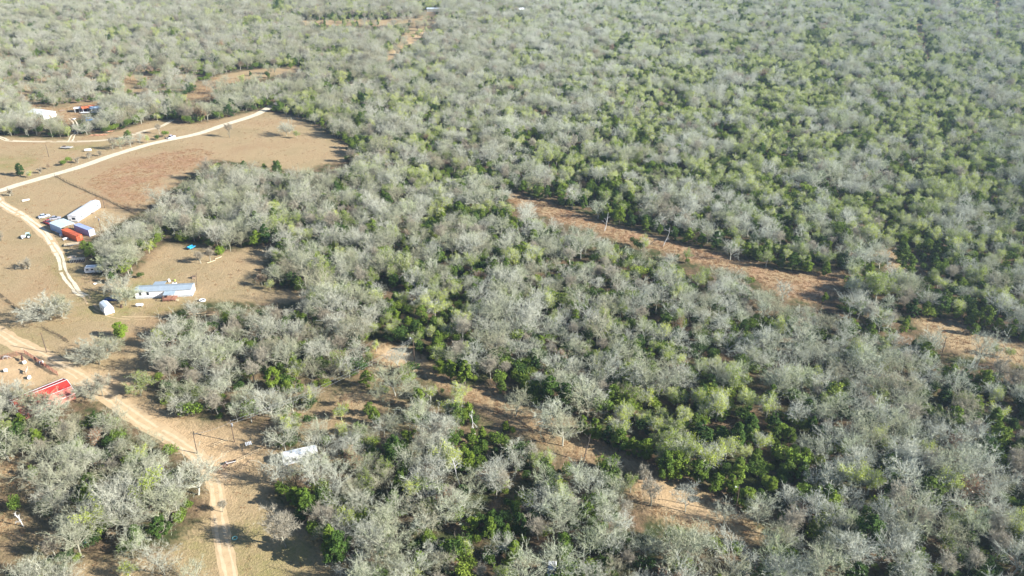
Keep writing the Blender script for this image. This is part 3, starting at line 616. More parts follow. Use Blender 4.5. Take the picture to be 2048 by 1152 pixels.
# ------------------------------------------------------------------ red barn, paddock, bales, horses
def barn():
    # axis u runs along the ridge (away right), v across
    px = np.array([G(122.5, 747.4, 3.4), G(148.0, 783, 3.2)])
    c = px.mean(0); yaw = 48.0
    t = thing('red_barn', 'barn with bright red metal roof, white trim and shade-toned grey lean-to', 'barn', 0, 0, yaw)
    L = 15.0; a = R(yaw); d = Vector((math.cos(a), math.sin(a)))
    ctr = Vector((c[0], c[1])) - d*(L/2); t.location = (ctr.x, ctr.y, 0); t.scale = (1, 1, .85)
    red = ribbed('red_metal_roof', (0.50, 0.04, 0.03), .3, 'X', .75, 0, .2)
    pal = ribbed('faded_red_metal_roof', (0.48, 0.15, 0.11), .3, 'X', .7, 0, .1)
    gry = ribbed('shade_grey_metal_roof', (0.30, 0.24, 0.27), .3, 'X', .5, .2, .15)  # purple grey of the slope facing away from the sun, put into the colour
    e = [(3.0, 3.9), (0, 5.0), (-3.0, 3.9)]
    MB()._add([(-L/2, 3, 3.9), (L/2, 3, 3.9), (L/2, 0, 5.0), (-L/2, 0, 5.0), (-L/2, 3, 3.8), (L/2, 3, 3.8), (L/2, 0, 4.9), (-L/2, 0, 4.9)], [(0, 1, 2, 3), (7, 6, 5, 4), (0, 4, 5, 1), (1, 5, 6, 2), (3, 7, 4, 0)]).build('roof', red, t)
    MB()._add([(-L/2, 0, 5.0), (L/2, 0, 5.0), (L/2, -3, 3.9), (-L/2, -3, 3.9), (-L/2, 0, 4.9), (L/2, 0, 4.9), (L/2, -3, 3.8), (-L/2, -3, 3.8)], [(0, 1, 2, 3)[::-1], (7, 6, 5, 4)[::-1], (2, 6, 7, 3), (1, 5, 6, 2)]).build('roof', red, t)
    MB()._add([(-L/2, 5.4, 2.6), (L/2, 5.4, 2.6), (L/2, 3, 3.55), (-L/2, 3, 3.55), (-L/2, 5.4, 2.5), (L/2, 5.4, 2.5), (L/2, 3, 3.45), (-L/2, 3, 3.45)], [(0, 1, 2, 3), (7, 6, 5, 4), (0, 4, 5, 1), (1, 5, 6, 2)]).build('lean_to_roof', gry, t)
    MB()._add([(-L/2, -3, 3.55), (L/2, -3, 3.55), (L/2, -4.9, 2.1), (-L/2, -4.9, 2.1), (-L/2, -3, 3.45), (L/2, -3, 3.45), (L/2, -4.9, 2.0), (-L/2, -4.9, 2.0)], [(3, 2, 1, 0), (4, 5, 6, 7), (2, 6, 7, 3), (1, 5, 6, 2)]).build('lean_to_roof', pal, t)
    MB().xprism([(3, .02), (3, 3.85), (0, 4.95), (-3, 3.85), (-3, .02)], -L/2+.15, L/2-.15).build('walls', paint('red_barn_wall', (0.45, 0.06, 0.06), .6, 0, .15, 1), t)
    MB().box(0, -4.7, .96, L-.3, .08, 1.9).build('side_wall', paint('faded_red_wall', (0.50, 0.16, 0.12), .6, 0, .2, 1), t); MB().box(0, 5.2, 1.25, L-.3, .08, 2.4).build('side_wall', gry, t)
    tr = MB()
    for y_, z_ in ((3.02, 3.95), (0, 5.06), (-3.02, 3.95), (-4.92, 2.12)): tr.box(0, y_, z_, L+.1, .1, .08)
    for s in (-1, 1):
        x_ = s*(L/2+.03)
        for (p, q) in (((x_, 5.4, 2.66), (x_, 3, 3.62)), ((x_, 3.0, 4.0), (x_, 0, 5.1)), ((x_, 0, 5.1), (x_, -3, 4.0)), ((x_, -3, 3.62), (x_, -4.9, 2.15))): tr.bar(p, q, .11, .1)
    tr.build('trim', M_white, t)
    dd = MB().box(L/2-.1, 0, 1.5, .08, 2.6, 2.9).build('door', M_white, t); MB().bar((L/2-.04, -1.2, .2), (L/2-.04, 1.2, 2.8), .1).bar((L/2-.04, 1.2, .2), (L/2-.04, -1.2, 2.8), .1).build('brace', M_redpipe, dd)
    for s in (3.9, -3.9): MB().box(L/2-.2, s, 1.3, .06, 1.4, 2.3).build('stall_gate', M_grey, t)
barn()
def pipe_fence(name, label, pts, h=1.4, step=2.4, rails=(.35, .75, 1.1, 1.4), m=M_redpipe, pick=0.0, th=.06, cat='fence'):
    P = [Vector((*G(*p), 0)) for p in pts]; t = thing(name, label, cat, P[0].x, P[0].y)
    O = P[0]; r_ = MB(); posts = []
    for a, b in zip(P, P[1:]):
        n = max(1, round((b-a).length/step))
        for k in range(n): posts.append(a+(b-a)*k/n)
        for z_ in rails: r_.bar(a-O+Vector((0, 0, z_)), b-O+Vector((0, 0, z_)), th*.7)
        if pick:
            m_ = int((b-a).length/pick)
            for k in range(m_):
                q = a+(b-a)*k/m_-O; r_.bar(q, q+Vector((0, 0, h)), .035)
    posts.append(P[-1]); r_.build('rails', m, t)
    for q in posts[:60]: MB().box(q.x-O.x, q.y-O.y, (h+.1)/2, th*1.6, th*1.6, h+.1).build('post', m, t)
    return t
pipe_fence('paddock_fence', 'rusty red picket pipe fence round the sandy paddock above the red barn', [(-30, 732), (0, 720.5), (35, 711), (50, 707.5), (63, 716), (86, 731), (106, 744.5), (116, 751)], 1.6, 2.4, (.2, .8, 1.55), M_redpipe, .22)
t_ = lambda x_, y_: (340+x_/7.293, 840+y_/7.293)
pipe_fence('rail_fence', 'pale wooden rail fence running right from the sandy road to the trailer yard', [t_(880, 720), t_(990, 625), t_(1190, 520), t_(1400, 415)], 1.1, 2.2, (.5, .95), M_pale, 0, .07)
pipe_fence('rail_fence', 'short pale rail fence left of the utility pole in the sandy yard', [t_(650, 400), t_(760, 345), t_(850, 310)], 1.1, 1.8, (.5, 1.0), M_pale, 0, .07)
pipe_fence('metal_gate', 'dark metal gate standing open beside the sandy road', [t_(520, 705), t_(728, 785)], 1.1, 2.0, (.3, .6, .9, 1.1), M_wood, 0, .06, 'gate')
pipe_fence('metal_gate', 'brown ladder gate lying along the rail fence by the trough', [t_(700, 760), t_(850, 660)], 1.0, 1.6, (.2, .4, .6, .8, 1.0), M_redpipe, 0, .05, 'gate')
pipe_fence('rail_fence', 'thin brown rail fence right of the sandy yard beside bare tree shadows', [t_(1040, 745), t_(1210, 585)], 1.0, 2.0, (.5, .95), M_wood, 0, .06)
pipe_fence('field_fence', 'dark post and wire fence crossing the orange field from the gravel road', [(109, 352), (147, 371), (206, 397), (242, 414), (272, 430)], 1.2, 3.4, (.3, .6, .9, 1.2), M_pole, 0, .05)
pipe_fence('field_fence', 'post and wire fence in weeds left of the big lone oak', [(-20, 578), (0, 590), (28, 612), (60, 636)], 1.2, 3.2, (.4, .8, 1.2), M_pole, 0, .05)
pipe_fence('field_fence', 'post and wire fence in weeds below the big lone oak', [(84, 655), (108, 668), (136, 684)], 1.2, 3.2, (.4, .8, 1.2), M_pole, 0, .05)
pipe_fence('yard_fence', 'short dark fence at the back corner of the mobile home yard', [(393, 549), (393.5, 560), (394, 574)], 1.3, 2.4, (.4, .8, 1.2), M_pole, 0, .05)
def bale(label, px, py):
    x, y = at(px, py); t = thing('wrapped_bale', label, 'bale', x, y, random.uniform(0, 180), 'white wrapped bales in the paddock'); t.scale = (.8, .8, .8)
    secs = []
    for u, k in ((-.62, .75), (-.55, .95), (-.4, 1), (.4, 1), (.55, .95), (.62, .75)): secs.append([(u, .68*k*math.cos(2*PI*q/16), .66+.66*k*math.sin(2*PI*q/16)) for q in range(16)])
    MB().loft(secs).build('wrap', M_white, t, True)
    secs = [[(u, .69*math.cos(2*PI*q/16), .66+.67*math.sin(2*PI*q/16)) for q in range(16)] for u in (-.06, .06)]
    MB().loft(secs).build('band', M_grey, t)
bale('white wrapped bale touching the brown horse at the paddock top', 49, 727.5)
bale('white wrapped bale farthest left in the sandy paddock', 12, 743.5)
bale('white wrapped bale nearest the red barn roof', 59, 757.5)
bale('white wrapped bale beside the right hand fence of the paddock', 83.5, 727.5)
def skinned(name, joints, edges, mat, parent, root=0, sub=1):
    me = bpy.data.meshes.new(name); me.from_pydata([j[:3] for j in joints], edges, []); o = bpy.data.objects.new(name, me); col.objects.link(o); o.parent = parent
    me.materials.append(mat)
    sk = o.modifiers.new('skin', 'SKIN'); sb = o.modifiers.new('sub', 'SUBSURF'); sb.levels = sub; sb.render_levels = sub
    if not me.skin_vertices: me.skin_vertices.new()
    for i, j in enumerate(joints):
        me.skin_vertices[0].data[i].radius = (j[3], j[4] if len(j) > 4 else j[3]); me.skin_vertices[0].data[i].use_root = (i == root)
    return o
def horse(label, px, py, yaw, c, graze=False):
    x, y = at(px, py); t = thing('horse', label, 'horse', x, y, yaw)
    m = paint('horse_coat_%d' % int(c[0]*1000), c, .6, 0, .15, 3)
    hd = (1.35, 0, .55) if graze else (1.25, 0, 1.85)
    J = [(0, 0, 1.15, .27, .30), (.55, 0, 1.15, .25, .29), (-.55, 0, 1.18, .26, .28), (.85, 0, 1.35 if not graze else 1.1, .16, .2), (hd[0]-.2, 0, hd[2]+.02 if not graze else .75, .11, .13), (hd[0]+.28, 0, hd[2]-.28 if not graze else .25, .07, .08),
         (.55, .16, .85, .11), (.57, .17, .5, .06), (.55, .17, .06, .055), (.55, -.16, .85, .11), (.50, -.17, .5, .06), (.55, -.17, .06, .055),
         (-.58, .17, .9, .14), (-.68, .18, .52, .07), (-.6, .18, .06, .055), (-.58, -.17, .9, .14), (-.72, -.18, .52, .07), (-.66, -.18, .06, .055)]
    E_ = [(0, 1), (0, 2), (1, 3), (3, 4), (4, 5), (1, 6), (6, 7), (7, 8), (1, 9), (9, 10), (10, 11), (2, 12), (12, 13), (13, 14), (2, 15), (15, 16), (16, 17)]
    skinned('body', J, E_, m, t)
    dk = paint('black_hair', (0.03, 0.02, 0.018), .8)
    MB().tube((-.8, 0, 1.3), (-.98, 0, .95), .06, .09, 6).tube((-.98, 0, .95), (-1.0, 0, .5), .09, .03, 6).build('tail', dk, t)
    nk = [(hd[0]-.25, 0, (hd[2] if not graze else .75)+.16), (.75, 0, (1.55 if not graze else 1.32)), (.5, 0, 1.42)]
    MB().bar(nk[0], nk[1], .07, .16).bar(nk[1], nk[2], .07, .12).build('mane', dk, t)
    for s in (-1, 1): MB().tube((hd[0]-.22, s*.07, (hd[2] if not graze else .75)+.1), (hd[0]-.24, s*.09, (hd[2] if not graze else .75)+.26), .04, .01, 5).build('ear', m, t)
horse('dark brown horse standing beside a white bale at the paddock top', 45.5, 721.5, 120, (0.09, 0.03, 0.025))
horse('brown horse with lowered head along the upper paddock fence', 71.5, 722.5, 130, (0.12, 0.04, 0.03), True)
horse('brown horse farthest right along the paddock fence', 85, 732.5, 140, (0.16, 0.06, 0.04), True)
horse('pale tan horse in the middle of the sandy paddock', 54, 746.5, 95, (0.50, 0.36, 0.28))
horse('grey horse at the left paddock fence', 11.5, 719, 20, (0.30, 0.27, 0.26), True)
def rackw(t):
    for k in range(4): MB().box(-.6+.42*k, 0, .85, .26, 1.5, .05, ry=.0).build('slat', M_white, t)
    MB().box(.05, -.7, .8, 1.9, .06, .1).box(.05, .7, .8, 1.9, .06, .1).build('frame', M_dgreen, t)
    for sx in (-.7, .8):
        for sy in (-.65, .65): MB().box(sx, sy, .4, .08, .08, .8).build('leg', M_dgreen, t)
junk(497.5, 892, 'picnic_table', 'small white slatted table in tree shade in the sandy yard', 'table', rackw, 25)
def stock(t):
    MB().box(0, 0, .42, 2.3, .9, .06).box(0, .45, .65, 2.3, .05, .5).box(0, -.45, .65, 2.3, .05, .5).box(1.15, 0, .65, .05, .95, .5).box(-1.15, 0, .65, .05, .95, .5).build('box', M_pole, t)
    MB().box(0, -.5, .94, 2.5, .1, .08).box(-1.2, 0, .94, .1, 1.0, .08).build('rim', M_white, t)
    for sx in (-1, 1):
        for sy in (-.4, .4): MB().box(sx, sy, .2, .08, .08, .4).build('leg', M_pole, t)
junk(463, 928, 'feed_trough', 'dark feed trough with white rim on the sandy yard', 'trough', stock, 25)

# ------------------------------------------------------------------ utility poles and wires
def pole(label, px, py, h, head=False, arm=False, lamp_yaw=180, m=M_pole):
    x, y = at(px, py); t = thing('utility_pole', label, 'utility pole', x, y)
    MB().tube((0, 0, 0), (0, 0, h), .15, .10, 8).build('pole', m, t)
    if arm:
        MB().box(0, 0, h-.5, .1, 2.0, .1, rz=R(25)).build('crossarm', m, t)
        for s in (-.8, 0, .8): MB().tube((-s*.42, s*.9, h-.42), (-s*.42, s*.9, h-.22), .05, .04, 6).build('insulator', M_white, t)
        MB().tube((.25, 0, h-1.5), (.25, 0, h-.7), .2, .2, 10).build('transformer', M_grey, t)
    if head:
        a = MB().bar((0, 0, h-.3), (-.9, 0, h+.05), .05).build('lamp_arm', M_grey, t)
        MB().tube((-.9, 0, h-.1), (-.9, 0, h+.12), .17, .10, 10).build('lamp_head', M_white, a)
    return (x, y, h)
P92 = pole('lone leaning brown pole on dry grass above the lower sandy road', 93.7, 704.9, 7.2)
P393 = pole('plain brown pole at the left edge of the sandy yard', 394.7, 907, 6.6)
P469 = pole('utility pole with crossarm above the white slatted table', 469, 884, 6.8, False, True)
pole('short brown pole at the far end of the plain white mobile home', 209.5, 416, 4.4)
pole('tall dark pole with lamp right of the pale blue container', 203.5, 466, 7.4, True, True)
pole('thin pole in the upper left field below the farm track', 98, 314, 7.0)
pole('grey lamp pole standing before dark juniper beside the pens', 192, 513, 5.2, True, False, 180, M_grey)
P829 = pole('lamp pole in the small bare clearing in the middle of the woods', 829, 722, 8.4, True)
P1470 = pole('lamp pole at the lower end of the bottom right clearing', 1470, 1028, 8.4, True)
pole('dark pole rising from the clearing at the far right', 1884, 706, 6.0)
def wire(label, a, b, sag=1.0, off=0.0):
    A = Vector(a)+Vector((0, off, -.25)); B = Vector(b)+Vector((0, off, -.25)); mb = MB(); n = 24; pr = None
    for k in range(n+1):
        u = k/n; p = A.lerp(B, u); p.z -= sag*4*u*(1-u)
        if pr is not None: mb.tube(pr, p, .02, .02, 4, False)
        pr = p
    o = mb.build('power_line', M_grey); tag(o, label, 'power line')
wire('upper power line from the crossarm pole toward the clearing lamp pole', P469, P829, 2.0, .7)
wire('lower power line from the crossarm pole toward the clearing lamp pole', P469, P829, 2.3, -.7)
wire('power line between the two poles of the sandy yard', P393, P469, .5)

# ------------------------------------------------------------------ upper left homestead and far roofs
def house(name, label, cat, x, y, yaw, L, W, h, rise, roofm, wallm, open_=False, wins=3):
    t = thing(name, label, cat, x, y, yaw)
    MB().xprism([(-W/2-.3, h), (0, h+rise), (W/2+.3, h), (W/2+.3, h-.12), (0, h+rise-.12), (-W/2-.3, h-.12)], -L/2-.3, L/2+.3).build('roof', roofm, t)
    if open_:
        for sx in (-1, 0, 1):
            for sy in (-1, 1): MB().box(sx*(L/2-.2), sy*(W/2-.2), h/2, .18, .18, h).build('post', M_white, t)
        MB().box(0, W/2-.1, h/2, L, .1, h-.2).build('back_wall', wallm, t)
    else:
        MB().xprism([(-W/2, 0), (W/2, 0), (W/2, h-.13), (0, h+rise-.14), (-W/2, h-.13)], -L/2, L/2).build('walls', wallm, t)
        for k in range(wins):
            xx = -L/2+L*(k+.5)/wins
            w_ = MB().box(xx, -W/2-.02, h*.55, 1.0, .05, 1.0).build('window', M_glass, t); MB().box(xx, -W/2-.05, h*.55-.54, 1.15, .05, .08).build('sill', M_white, w_)
        d = MB().box(L/2+.02, 0, 1.1, .05, 1.0, 2.1).build('door', M_wood, t); MB().box(L/2+.06, .35, 1.05, .04, .06, .1).build('handle', M_rim, d)
    return t
wr = ribbed('pale_metal_roof', (0.74, 0.76, 0.78), .4, 'X', .4, .1, .05)
x, y = at(79, 226, 3); house('metal_building', 'white metal roofed building behind bare oaks, far upper left', 'building', x, y+2, -24, 14.5, 9, 3.2, 1.3, wr, M_white)
x, y = at(158, 215, 2.8); house('open_shed', 'open sided shed with whitish roof left of the orange roof', 'shed', x, y, 20, 5.5, 4.5, 2.8, .5, wr, M_pole, True)
x, y = at(175, 214, 3); house('orange_roof_shed', 'open shed with orange roof in the upper left yard', 'shed', x, y, 40, 7.5, 5, 3.0, .9, ribbed('orange_metal_roof', (0.72, 0.20, 0.08), .4, 'X', .5, 0, .08), paint('dark_red_wall', (0.2, 0.04, 0.04), .7), True)
x, y = at(194, 214, 2.8); house('blue_grey_shed', 'blue grey roofed shed partly hidden by bare oaks, upper left', 'shed', x, y, 25, 8, 6, 2.8, .8, ribbed('blue_grey_roof', (0.36, 0.46, 0.54), .4, 'X', .5, .1, .08), M_grey)
x, y = at(867, 17, 3); house('long_barn', 'long pale blue roofed barn at the top edge clearing', 'barn', x, y, 2, 15, 7, 3.2, .8, ribbed('pale_blue_barn_roof', (0.55, 0.63, 0.74), .4, 'X', .5, .1, .08), M_grey)
x, y = at(1038, 9, 9); house('far_white_house', 'white roofed house far off among trees at the top edge', 'house', x, y, 25, 12, 8, 3.6, 1.8, wr, M_white)
x, y = at(880, 68, 8); house('small_white_shed', 'small white roofed shed in woods right of the top clearing', 'shed', x, y, 15, 9, 5, 3.4, 1, wr, M_white)
junk(170, 227, 'white_flatbed', 'white flatbed trailer in front of the orange roofed shed', 'trailer', lambda t: (MB().box(0, 0, .75, 5.2, 2.2, .14).build('deck', M_white, t), wheels(t, 5.2, 2.3, .34, (-.5, .4)), MB().bar((2.6, 0, .6), (3.8, 0, .5), .1).build('hitch', M_grey, t)), 5)
junk(148, 239.5, 'scrap_pile', 'pale scrap pile in the upper left yard', 'scrap pile', lambda t: [MB().box(random.uniform(-1, 1), random.uniform(-.8, .8), .3+.15*k, random.uniform(.6, 1.6), random.uniform(.4, .9), .35, rz=k).build('panel', (M_white, M_grey)[k % 2], t) for k in range(5)], 0)
junk(125, 222, 'log_stack', 'brown log stack beside the white roofed building, far upper left', 'log stack', lambda t: [MB().tube((-1.6, -.9+.36*(k % 6)+.18*(k//6), .2+.32*(k//6)), (1.6, -.9+.36*(k % 6)+.18*(k//6), .2+.32*(k//6)), .18, n=8).build('log', M_wood, t) for k in range(11)], 15)
def pipes(t):
    flatbed(t, 6.5)
    g = random.Random(8)
    for k in range(7): MB().tube((-3+g.uniform(-.3, .3), -.9+.3*k, .9), (3+g.uniform(-.3, .3), -.9+.3*k+g.uniform(-.1, .1), .95), .13, n=8).build('pipe', (M_white, M_grey, M_pole)[k % 3], t)
    MB().box(-1.4, .1, 1.25, 1.6, 1.0, .6, rz=.2).build('crate', M_pole, t)
junk(134, 297, 'loaded_flatbed_trailer', 'flatbed trailer loaded with pale pipes in the upper left field', 'trailer', pipes, -8)
def brush(t, s=1.0, n=26):
    g = random.Random(int(s*10)); b = MB()
    for k in range(n):
        a = g.uniform(-.5, .5)+(PI if g.random() < .3 else 0); x0 = g.uniform(-3.2, 3.2)*s; y0 = g.uniform(-.7, .7)*s; l = g.uniform(.8, 2.2)*s
        b.tube((x0, y0, .1+g.random()*.5), (x0+l*math.cos(a), y0+l*math.sin(a), .1+g.random()*.7), .1*s, .04*s, 5)
    b.build('branches', paint('orange_brown_cut_wood', (0.62, 0.32, 0.20), .9, 0, .2), t)
junk(196, 271, 'brush_pile', 'long orange brown brush pile on dry grass above the farm track', 'brush pile', lambda t: brush(t, 1.3, 36), 5)
junk(217, 264, 'brush_pile', 'smaller orange brown brush pile at the hedge above the farm track', 'brush pile', lambda t: brush(t, .9, 22), 25)
for q, (a, b, l) in enumerate((((430, 519), (444, 514), 'pale fallen log on dry grass right of the grey bushes'), ((414, 527), (432, 521), 'thin pale fallen log left of the other one'), ((571, 868), (583, 858), 'pale fallen trunk in the thin wood right of the sandy yard'))):
    A = G(*a); B = G(*b); t = thing('fallen_log', l, 'log', A[0], A[1])
    MB().tube((0, 0, .18), (B[0]-A[0], B[1]-A[1], .22), .17, .1, 8).build('trunk', M_pale, t); MB().tube(((B[0]-A[0])*.6, (B[1]-A[1])*.6, .2), ((B[0]-A[0])*.6+.8, (B[1]-A[1])*.6+.5, .5), .07, .03, 6).build('limb', M_dead, t)

# ------------------------------------------------------------------ trees: prototypes
class Geo:
    """numpy-friendly soup of tubes and triangles"""
    def __init__(s): s.v = []; s.f = []; s.n = 0
    def tube(s, pts, rad, k=3):
        base = s.n
        for i, p in enumerate(pts):
            d = (pts[min(i+1, len(pts)-1)]-pts[max(i-1, 0)]).normalized(); a = d.orthogonal().normalized(); b = d.cross(a)
            for j in range(k):
                q = p+(a*math.cos(2*PI*j/k)+b*math.sin(2*PI*j/k))*rad[i]; s.v.append((q.x, q.y, q.z))
        for i in range(len(pts)-1):
            for j in range(k): s.f.append((base+i*k+j, base+i*k+(j+1) % k, base+(i+1)*k+(j+1) % k, base+(i+1)*k+j))
        s.n += k*len(pts)
    def tris(s, T):
        T = np.asarray(T).reshape(-1, 3); o = s.n; s.v += list(map(tuple, T)); m = len(T)//3
        s.f += [(o+3*i, o+3*i+1, o+3*i+2) for i in range(m)]; s.n += len(T)
    def mesh(s, name, mats, mi=None):
        me = bpy.data.meshes.new(name); me.from_pydata(s.v, [], s.f)
        for m in mats: me.materials.append(m)
        if mi is not None: me.polygons.foreach_set('material_index', mi)
        me.update(); return me
def rv(g, s=1.0): return Vector((g.gauss(0, s), g.gauss(0, s), g.gauss(0, s)))
def limb(g, p, d, L, r0, r1, n, kink, up=0.0):
    pts = [p.copy()]; d = d.normalized(); ds = [d]
    for i in range(n):
        d = (d+rv(g, kink)+Vector((0, 0, up))).normalized(); p = p+d*(L/n); pts.append(p.copy()); ds.append(d)
    return pts, [r0+(r1-r0)*i/n for i in range(n+1)], ds
def twig_tris(rg, P, D, L, W, spread=0.8, up=0.25):
    n = len(P); d = D+rg.normal(0, spread, (n, 3)); d[:, 2] += up; d /= np.linalg.norm(d, axis=1)[:, None]
    l = L*rg.uniform(.5, 1.2, n)[:, None]; s = np.cross(d, rg.normal(0, 1, (n, 3))); s /= np.linalg.norm(s, axis=1)[:, None]+1e-9
    w_ = (W*rg.uniform(.7, 1.3, n))[:, None]
    T = np.stack([P-s*w_/2, P+s*w_/2, P+d*l], 1)
    return T.reshape(-1, 3)
def bare_tree(seed, Ht=11.0, spread=1.0, upright=0.0, ntw=11, tw=0.055, tl=0.85, leaf=0, leafs=0.2, nlim=None, lo=20, hi=66, th=1.0, shell=0):
    """returns (trunk Geo, crown Geo, leaf Geo): gnarled trunk, forking limbs, sprays of twigs"""
    g = random.Random(seed); rg = np.random.default_rng(seed)
    tk, cr, lf = Geo(), Geo(), Geo(); RP, RD, RL = [], [], []
    h0 = Ht*g.uniform(.22, .32)*(1+.4*upright)
    pts, rad, ds = limb(g, Vector((0, 0, -.2)), Vector((0, 0, 1)), h0, .24, .17, 4, .07); tk.tube(pts, rad, 6)
    top = pts[-1]; nl = nlim or g.randint(6, 8)
    for i in range(nl):
        az = 2*PI*(i+g.uniform(-.3, .3))/nl; el = R(g.uniform(lo, hi)+28*upright) if i else R(80)
        L1 = Ht*g.uniform(.40, .56)*(1.0 if i else .95)*(spread if i else 1)
        d = Vector((math.cos(az)*math.cos(el), math.sin(az)*math.cos(el), math.sin(el)))
        st = pts[-1] if g.random() < .6 else pts[-2]
        p1, r1, d1 = limb(g, st, d, L1, .115*th, .045*th, 5, .18, .05); tk.tube(p1, r1, 4)
        for j in range(g.randint(5, 7)):
            k = min(5, 1+int(g.random()*5)); dd = (d1[k]+rv(g, .62)+Vector((0, 0, .22))).normalized(); L2 = L1*g.uniform(.32, .58)
            p2, r2, d2 = limb(g, p1[k], dd, L2, .046*th, .022*th, 4, .24, .06); (tk if j < 2 else cr).tube(p2, r2, 3)
            for q in range(g.randint(4, 6)):
                k2 = min(4, 1+int(g.random()*4)); d_ = (d2[k2]+rv(g, .6)+Vector((0, 0, .2))).normalized(); L3 = L2*g.uniform(.35, .7)
                p3, r3, d3 = limb(g, p2[k2], d_, L3, .026*th, .012, 3, .28, .05); cr.tube(p3, r3, 3)
                for _ in range(ntw):
                    k3 = g.randint(1, 3); RP.append(p3[k3].lerp(p3[k3-1], g.random())); RD.append(d3[k3]); RL.append(1)
            for _ in range(ntw//2):
                k3 = g.randint(1, 4); RP.append(p2[k3]); RD.append(d2[k3])
    P = np.array([tuple(v) for v in RP]); D = np.array([tuple(v) for v in RD])
    cr.tris(twig_tris(rg, P, D, tl, tw, .68, .22))
    if shell:                                            # fine outer sprays that round the crown off
        ns = shell; ph = rg.uniform(0, 2*PI, ns); ze = rg.uniform(-.25, 1, ns); rh = np.sqrt(1-ze**2)
        cxy = P.mean(0); ex = np.percentile(np.hypot(P[:, 0]-cxy[0], P[:, 1]-cxy[1]), 88); zc = np.percentile(P[:, 2], 38); ez = np.percentile(P[:, 2], 96)-zc
        lob = 1+.14*np.sin(3*ph+seed)+.10*np.sin(5*ph+2.1*seed+4*ze)+rg.normal(0, .05, ns); rr = rg.uniform(.72, 1.0, ns)*lob
        U = np.stack([rh*np.cos(ph), rh*np.sin(ph), ze], 1); Q = np.stack([cxy[0]+U[:, 0]*ex*rr, cxy[1]+U[:, 1]*ex*rr, zc+U[:, 2]*ez*rr], 1)
        cr.tris(twig_tris(rg, Q-U*.9, U, 1.5, .05, .25, .1))
        Q2 = np.repeat(Q, 5, 0)+rg.normal(0, .18, (ns*5, 3)); cr.tris(twig_tris(rg, Q2, np.repeat(U, 5, 0), .62, .042, .8, .2))
    if leaf:
        idx = rg.integers(0, len(P), leaf); c = P[idx]+rg.normal(0, .32, (leaf, 3))
        a = rg.normal(0, 1, (leaf, 3, 3)); a /= np.linalg.norm(a, axis=2)[:, :, None]
        T = c[:, None, :]+a*leafs*rg.uniform(.6, 1.3, leaf)[:, None, None]; lf.tris(T.reshape(-1, 3))
    return tk, cr, lf
def ever_tree(seed, Ht=8.0, rad=2.6, n=2600, s=.26, cone=.5, base=.12):
    """many overlapping ragged boughs, each a spray of small leaf faces, over a thin trunk"""
    g = random.Random(seed); rg = np.random.default_rng(seed); tk, cr = Geo(), Geo()
    p, r_, d = limb(g, Vector((0, 0, -.2)), Vector((g.uniform(-.06, .06), g.uniform(-.06, .06), 1)), Ht*.9, .2, .03, 6, .07); tk.tube(p, r_, 6)
    nb = 46; per = n//nb; TT = []
    for i in range(nb):
        u = g.random()**.9; az = g.uniform(0, 2*PI)
        prof = ((1-u)**cone*.95+.12) if cone > 0 else math.sqrt(max(.02, 1-(1.9*u-.9)**2))
        ro = rad*prof*g.uniform(.45, 1.08)*(1+.25*math.sin(2*az+seed)); z0 = Ht*(base+(1-base)*.93*u)
        c0 = np.array([ro*math.cos(az)*.8, ro*math.sin(az)*.8, z0]); br = g.uniform(.45, .95)*(.62 if u > .8 else 1)*rad/2.5
        q = [Vector((0, 0, max(.2, z0-.5))), Vector(c0)]; tk.tube(q, [.05, .015], 3)
        dd = rg.normal(0, 1, (per, 3)); dd /= np.linalg.norm(dd, axis=1)[:, None]
        c = c0+dd*br*rg.uniform(.35, 1.0, per)[:, None]*np.array([1.15, 1.15, .75])
        nrm = dd*.7+np.array([math.cos(az)*.3, math.sin(az)*.3, .5])+rg.normal(0, .6, (per, 3)); nrm /= np.linalg.norm(nrm, axis=1)[:, None]
        a = np.cross(nrm, rg.normal(0, 1, (per, 3))); a /= np.linalg.norm(a, axis=1)[:, None]; b = np.cross(nrm, a); ss = (s*rg.uniform(.5, 1.4, per))[:, None]
        TT.append(np.stack([c-a*ss*.7-b*ss*.5, c+a*ss*.7-b*ss*.5, c+b*ss*1.3], 1).reshape(-1, 3))
    T = np.concatenate(TT); T[:, 2] = np.maximum(T[:, 2], .1); cr.tris(T)
    return tk, cr
def shrub(seed, Ht=2.6, rad=1.7, n=520, s=.22):
    rg = np.random.default_rng(seed); g = random.Random(seed); cr = Geo(); tk = Geo()
    for i in range(6):
        az = g.uniform(0, 2*PI); q, rr, _ = limb(g, Vector((0, 0, -.1)), Vector((math.cos(az)*.6, math.sin(az)*.6, 1)), Ht*.8, .04, .015, 3, .2); tk.tube(q, rr, 3)
    cen = [(g.uniform(-.5, .5)*rad, g.uniform(-.5, .5)*rad, Ht*g.uniform(.35, .65), g.uniform(.4, .62)) for _ in range(5)]
    T = []
    for i in range(n):
        c0 = cen[rg.integers(0, 5)]; d = rg.normal(0, 1, 3); d /= np.linalg.norm(d); k = c0[3]*rad*(.5+.5*rg.random()); p = np.array(c0[:3])+d*k*np.array([1, 1, .8]); p[2] = max(.1, p[2])
        a = rg.normal(0, 1, (3, 3)); a /= np.linalg.norm(a, axis=1)[:, None]; T.append(p+a*s*rg.uniform(.6, 1.3))
    cr.tris(np.array(T).reshape(-1, 3)); return tk, cr
def concat(name, geos, mats):
    G_ = Geo(); mi = []
    for k, gg in enumerate(geos):
        o = G_.n; G_.v += gg.v; G_.f += [tuple(o+i for i in f) for f in gg.f]; G_.n += gg.n; mi += [k]*len(gg.f)
    return G_.mesh(name, mats, mi)
PROTO = {}
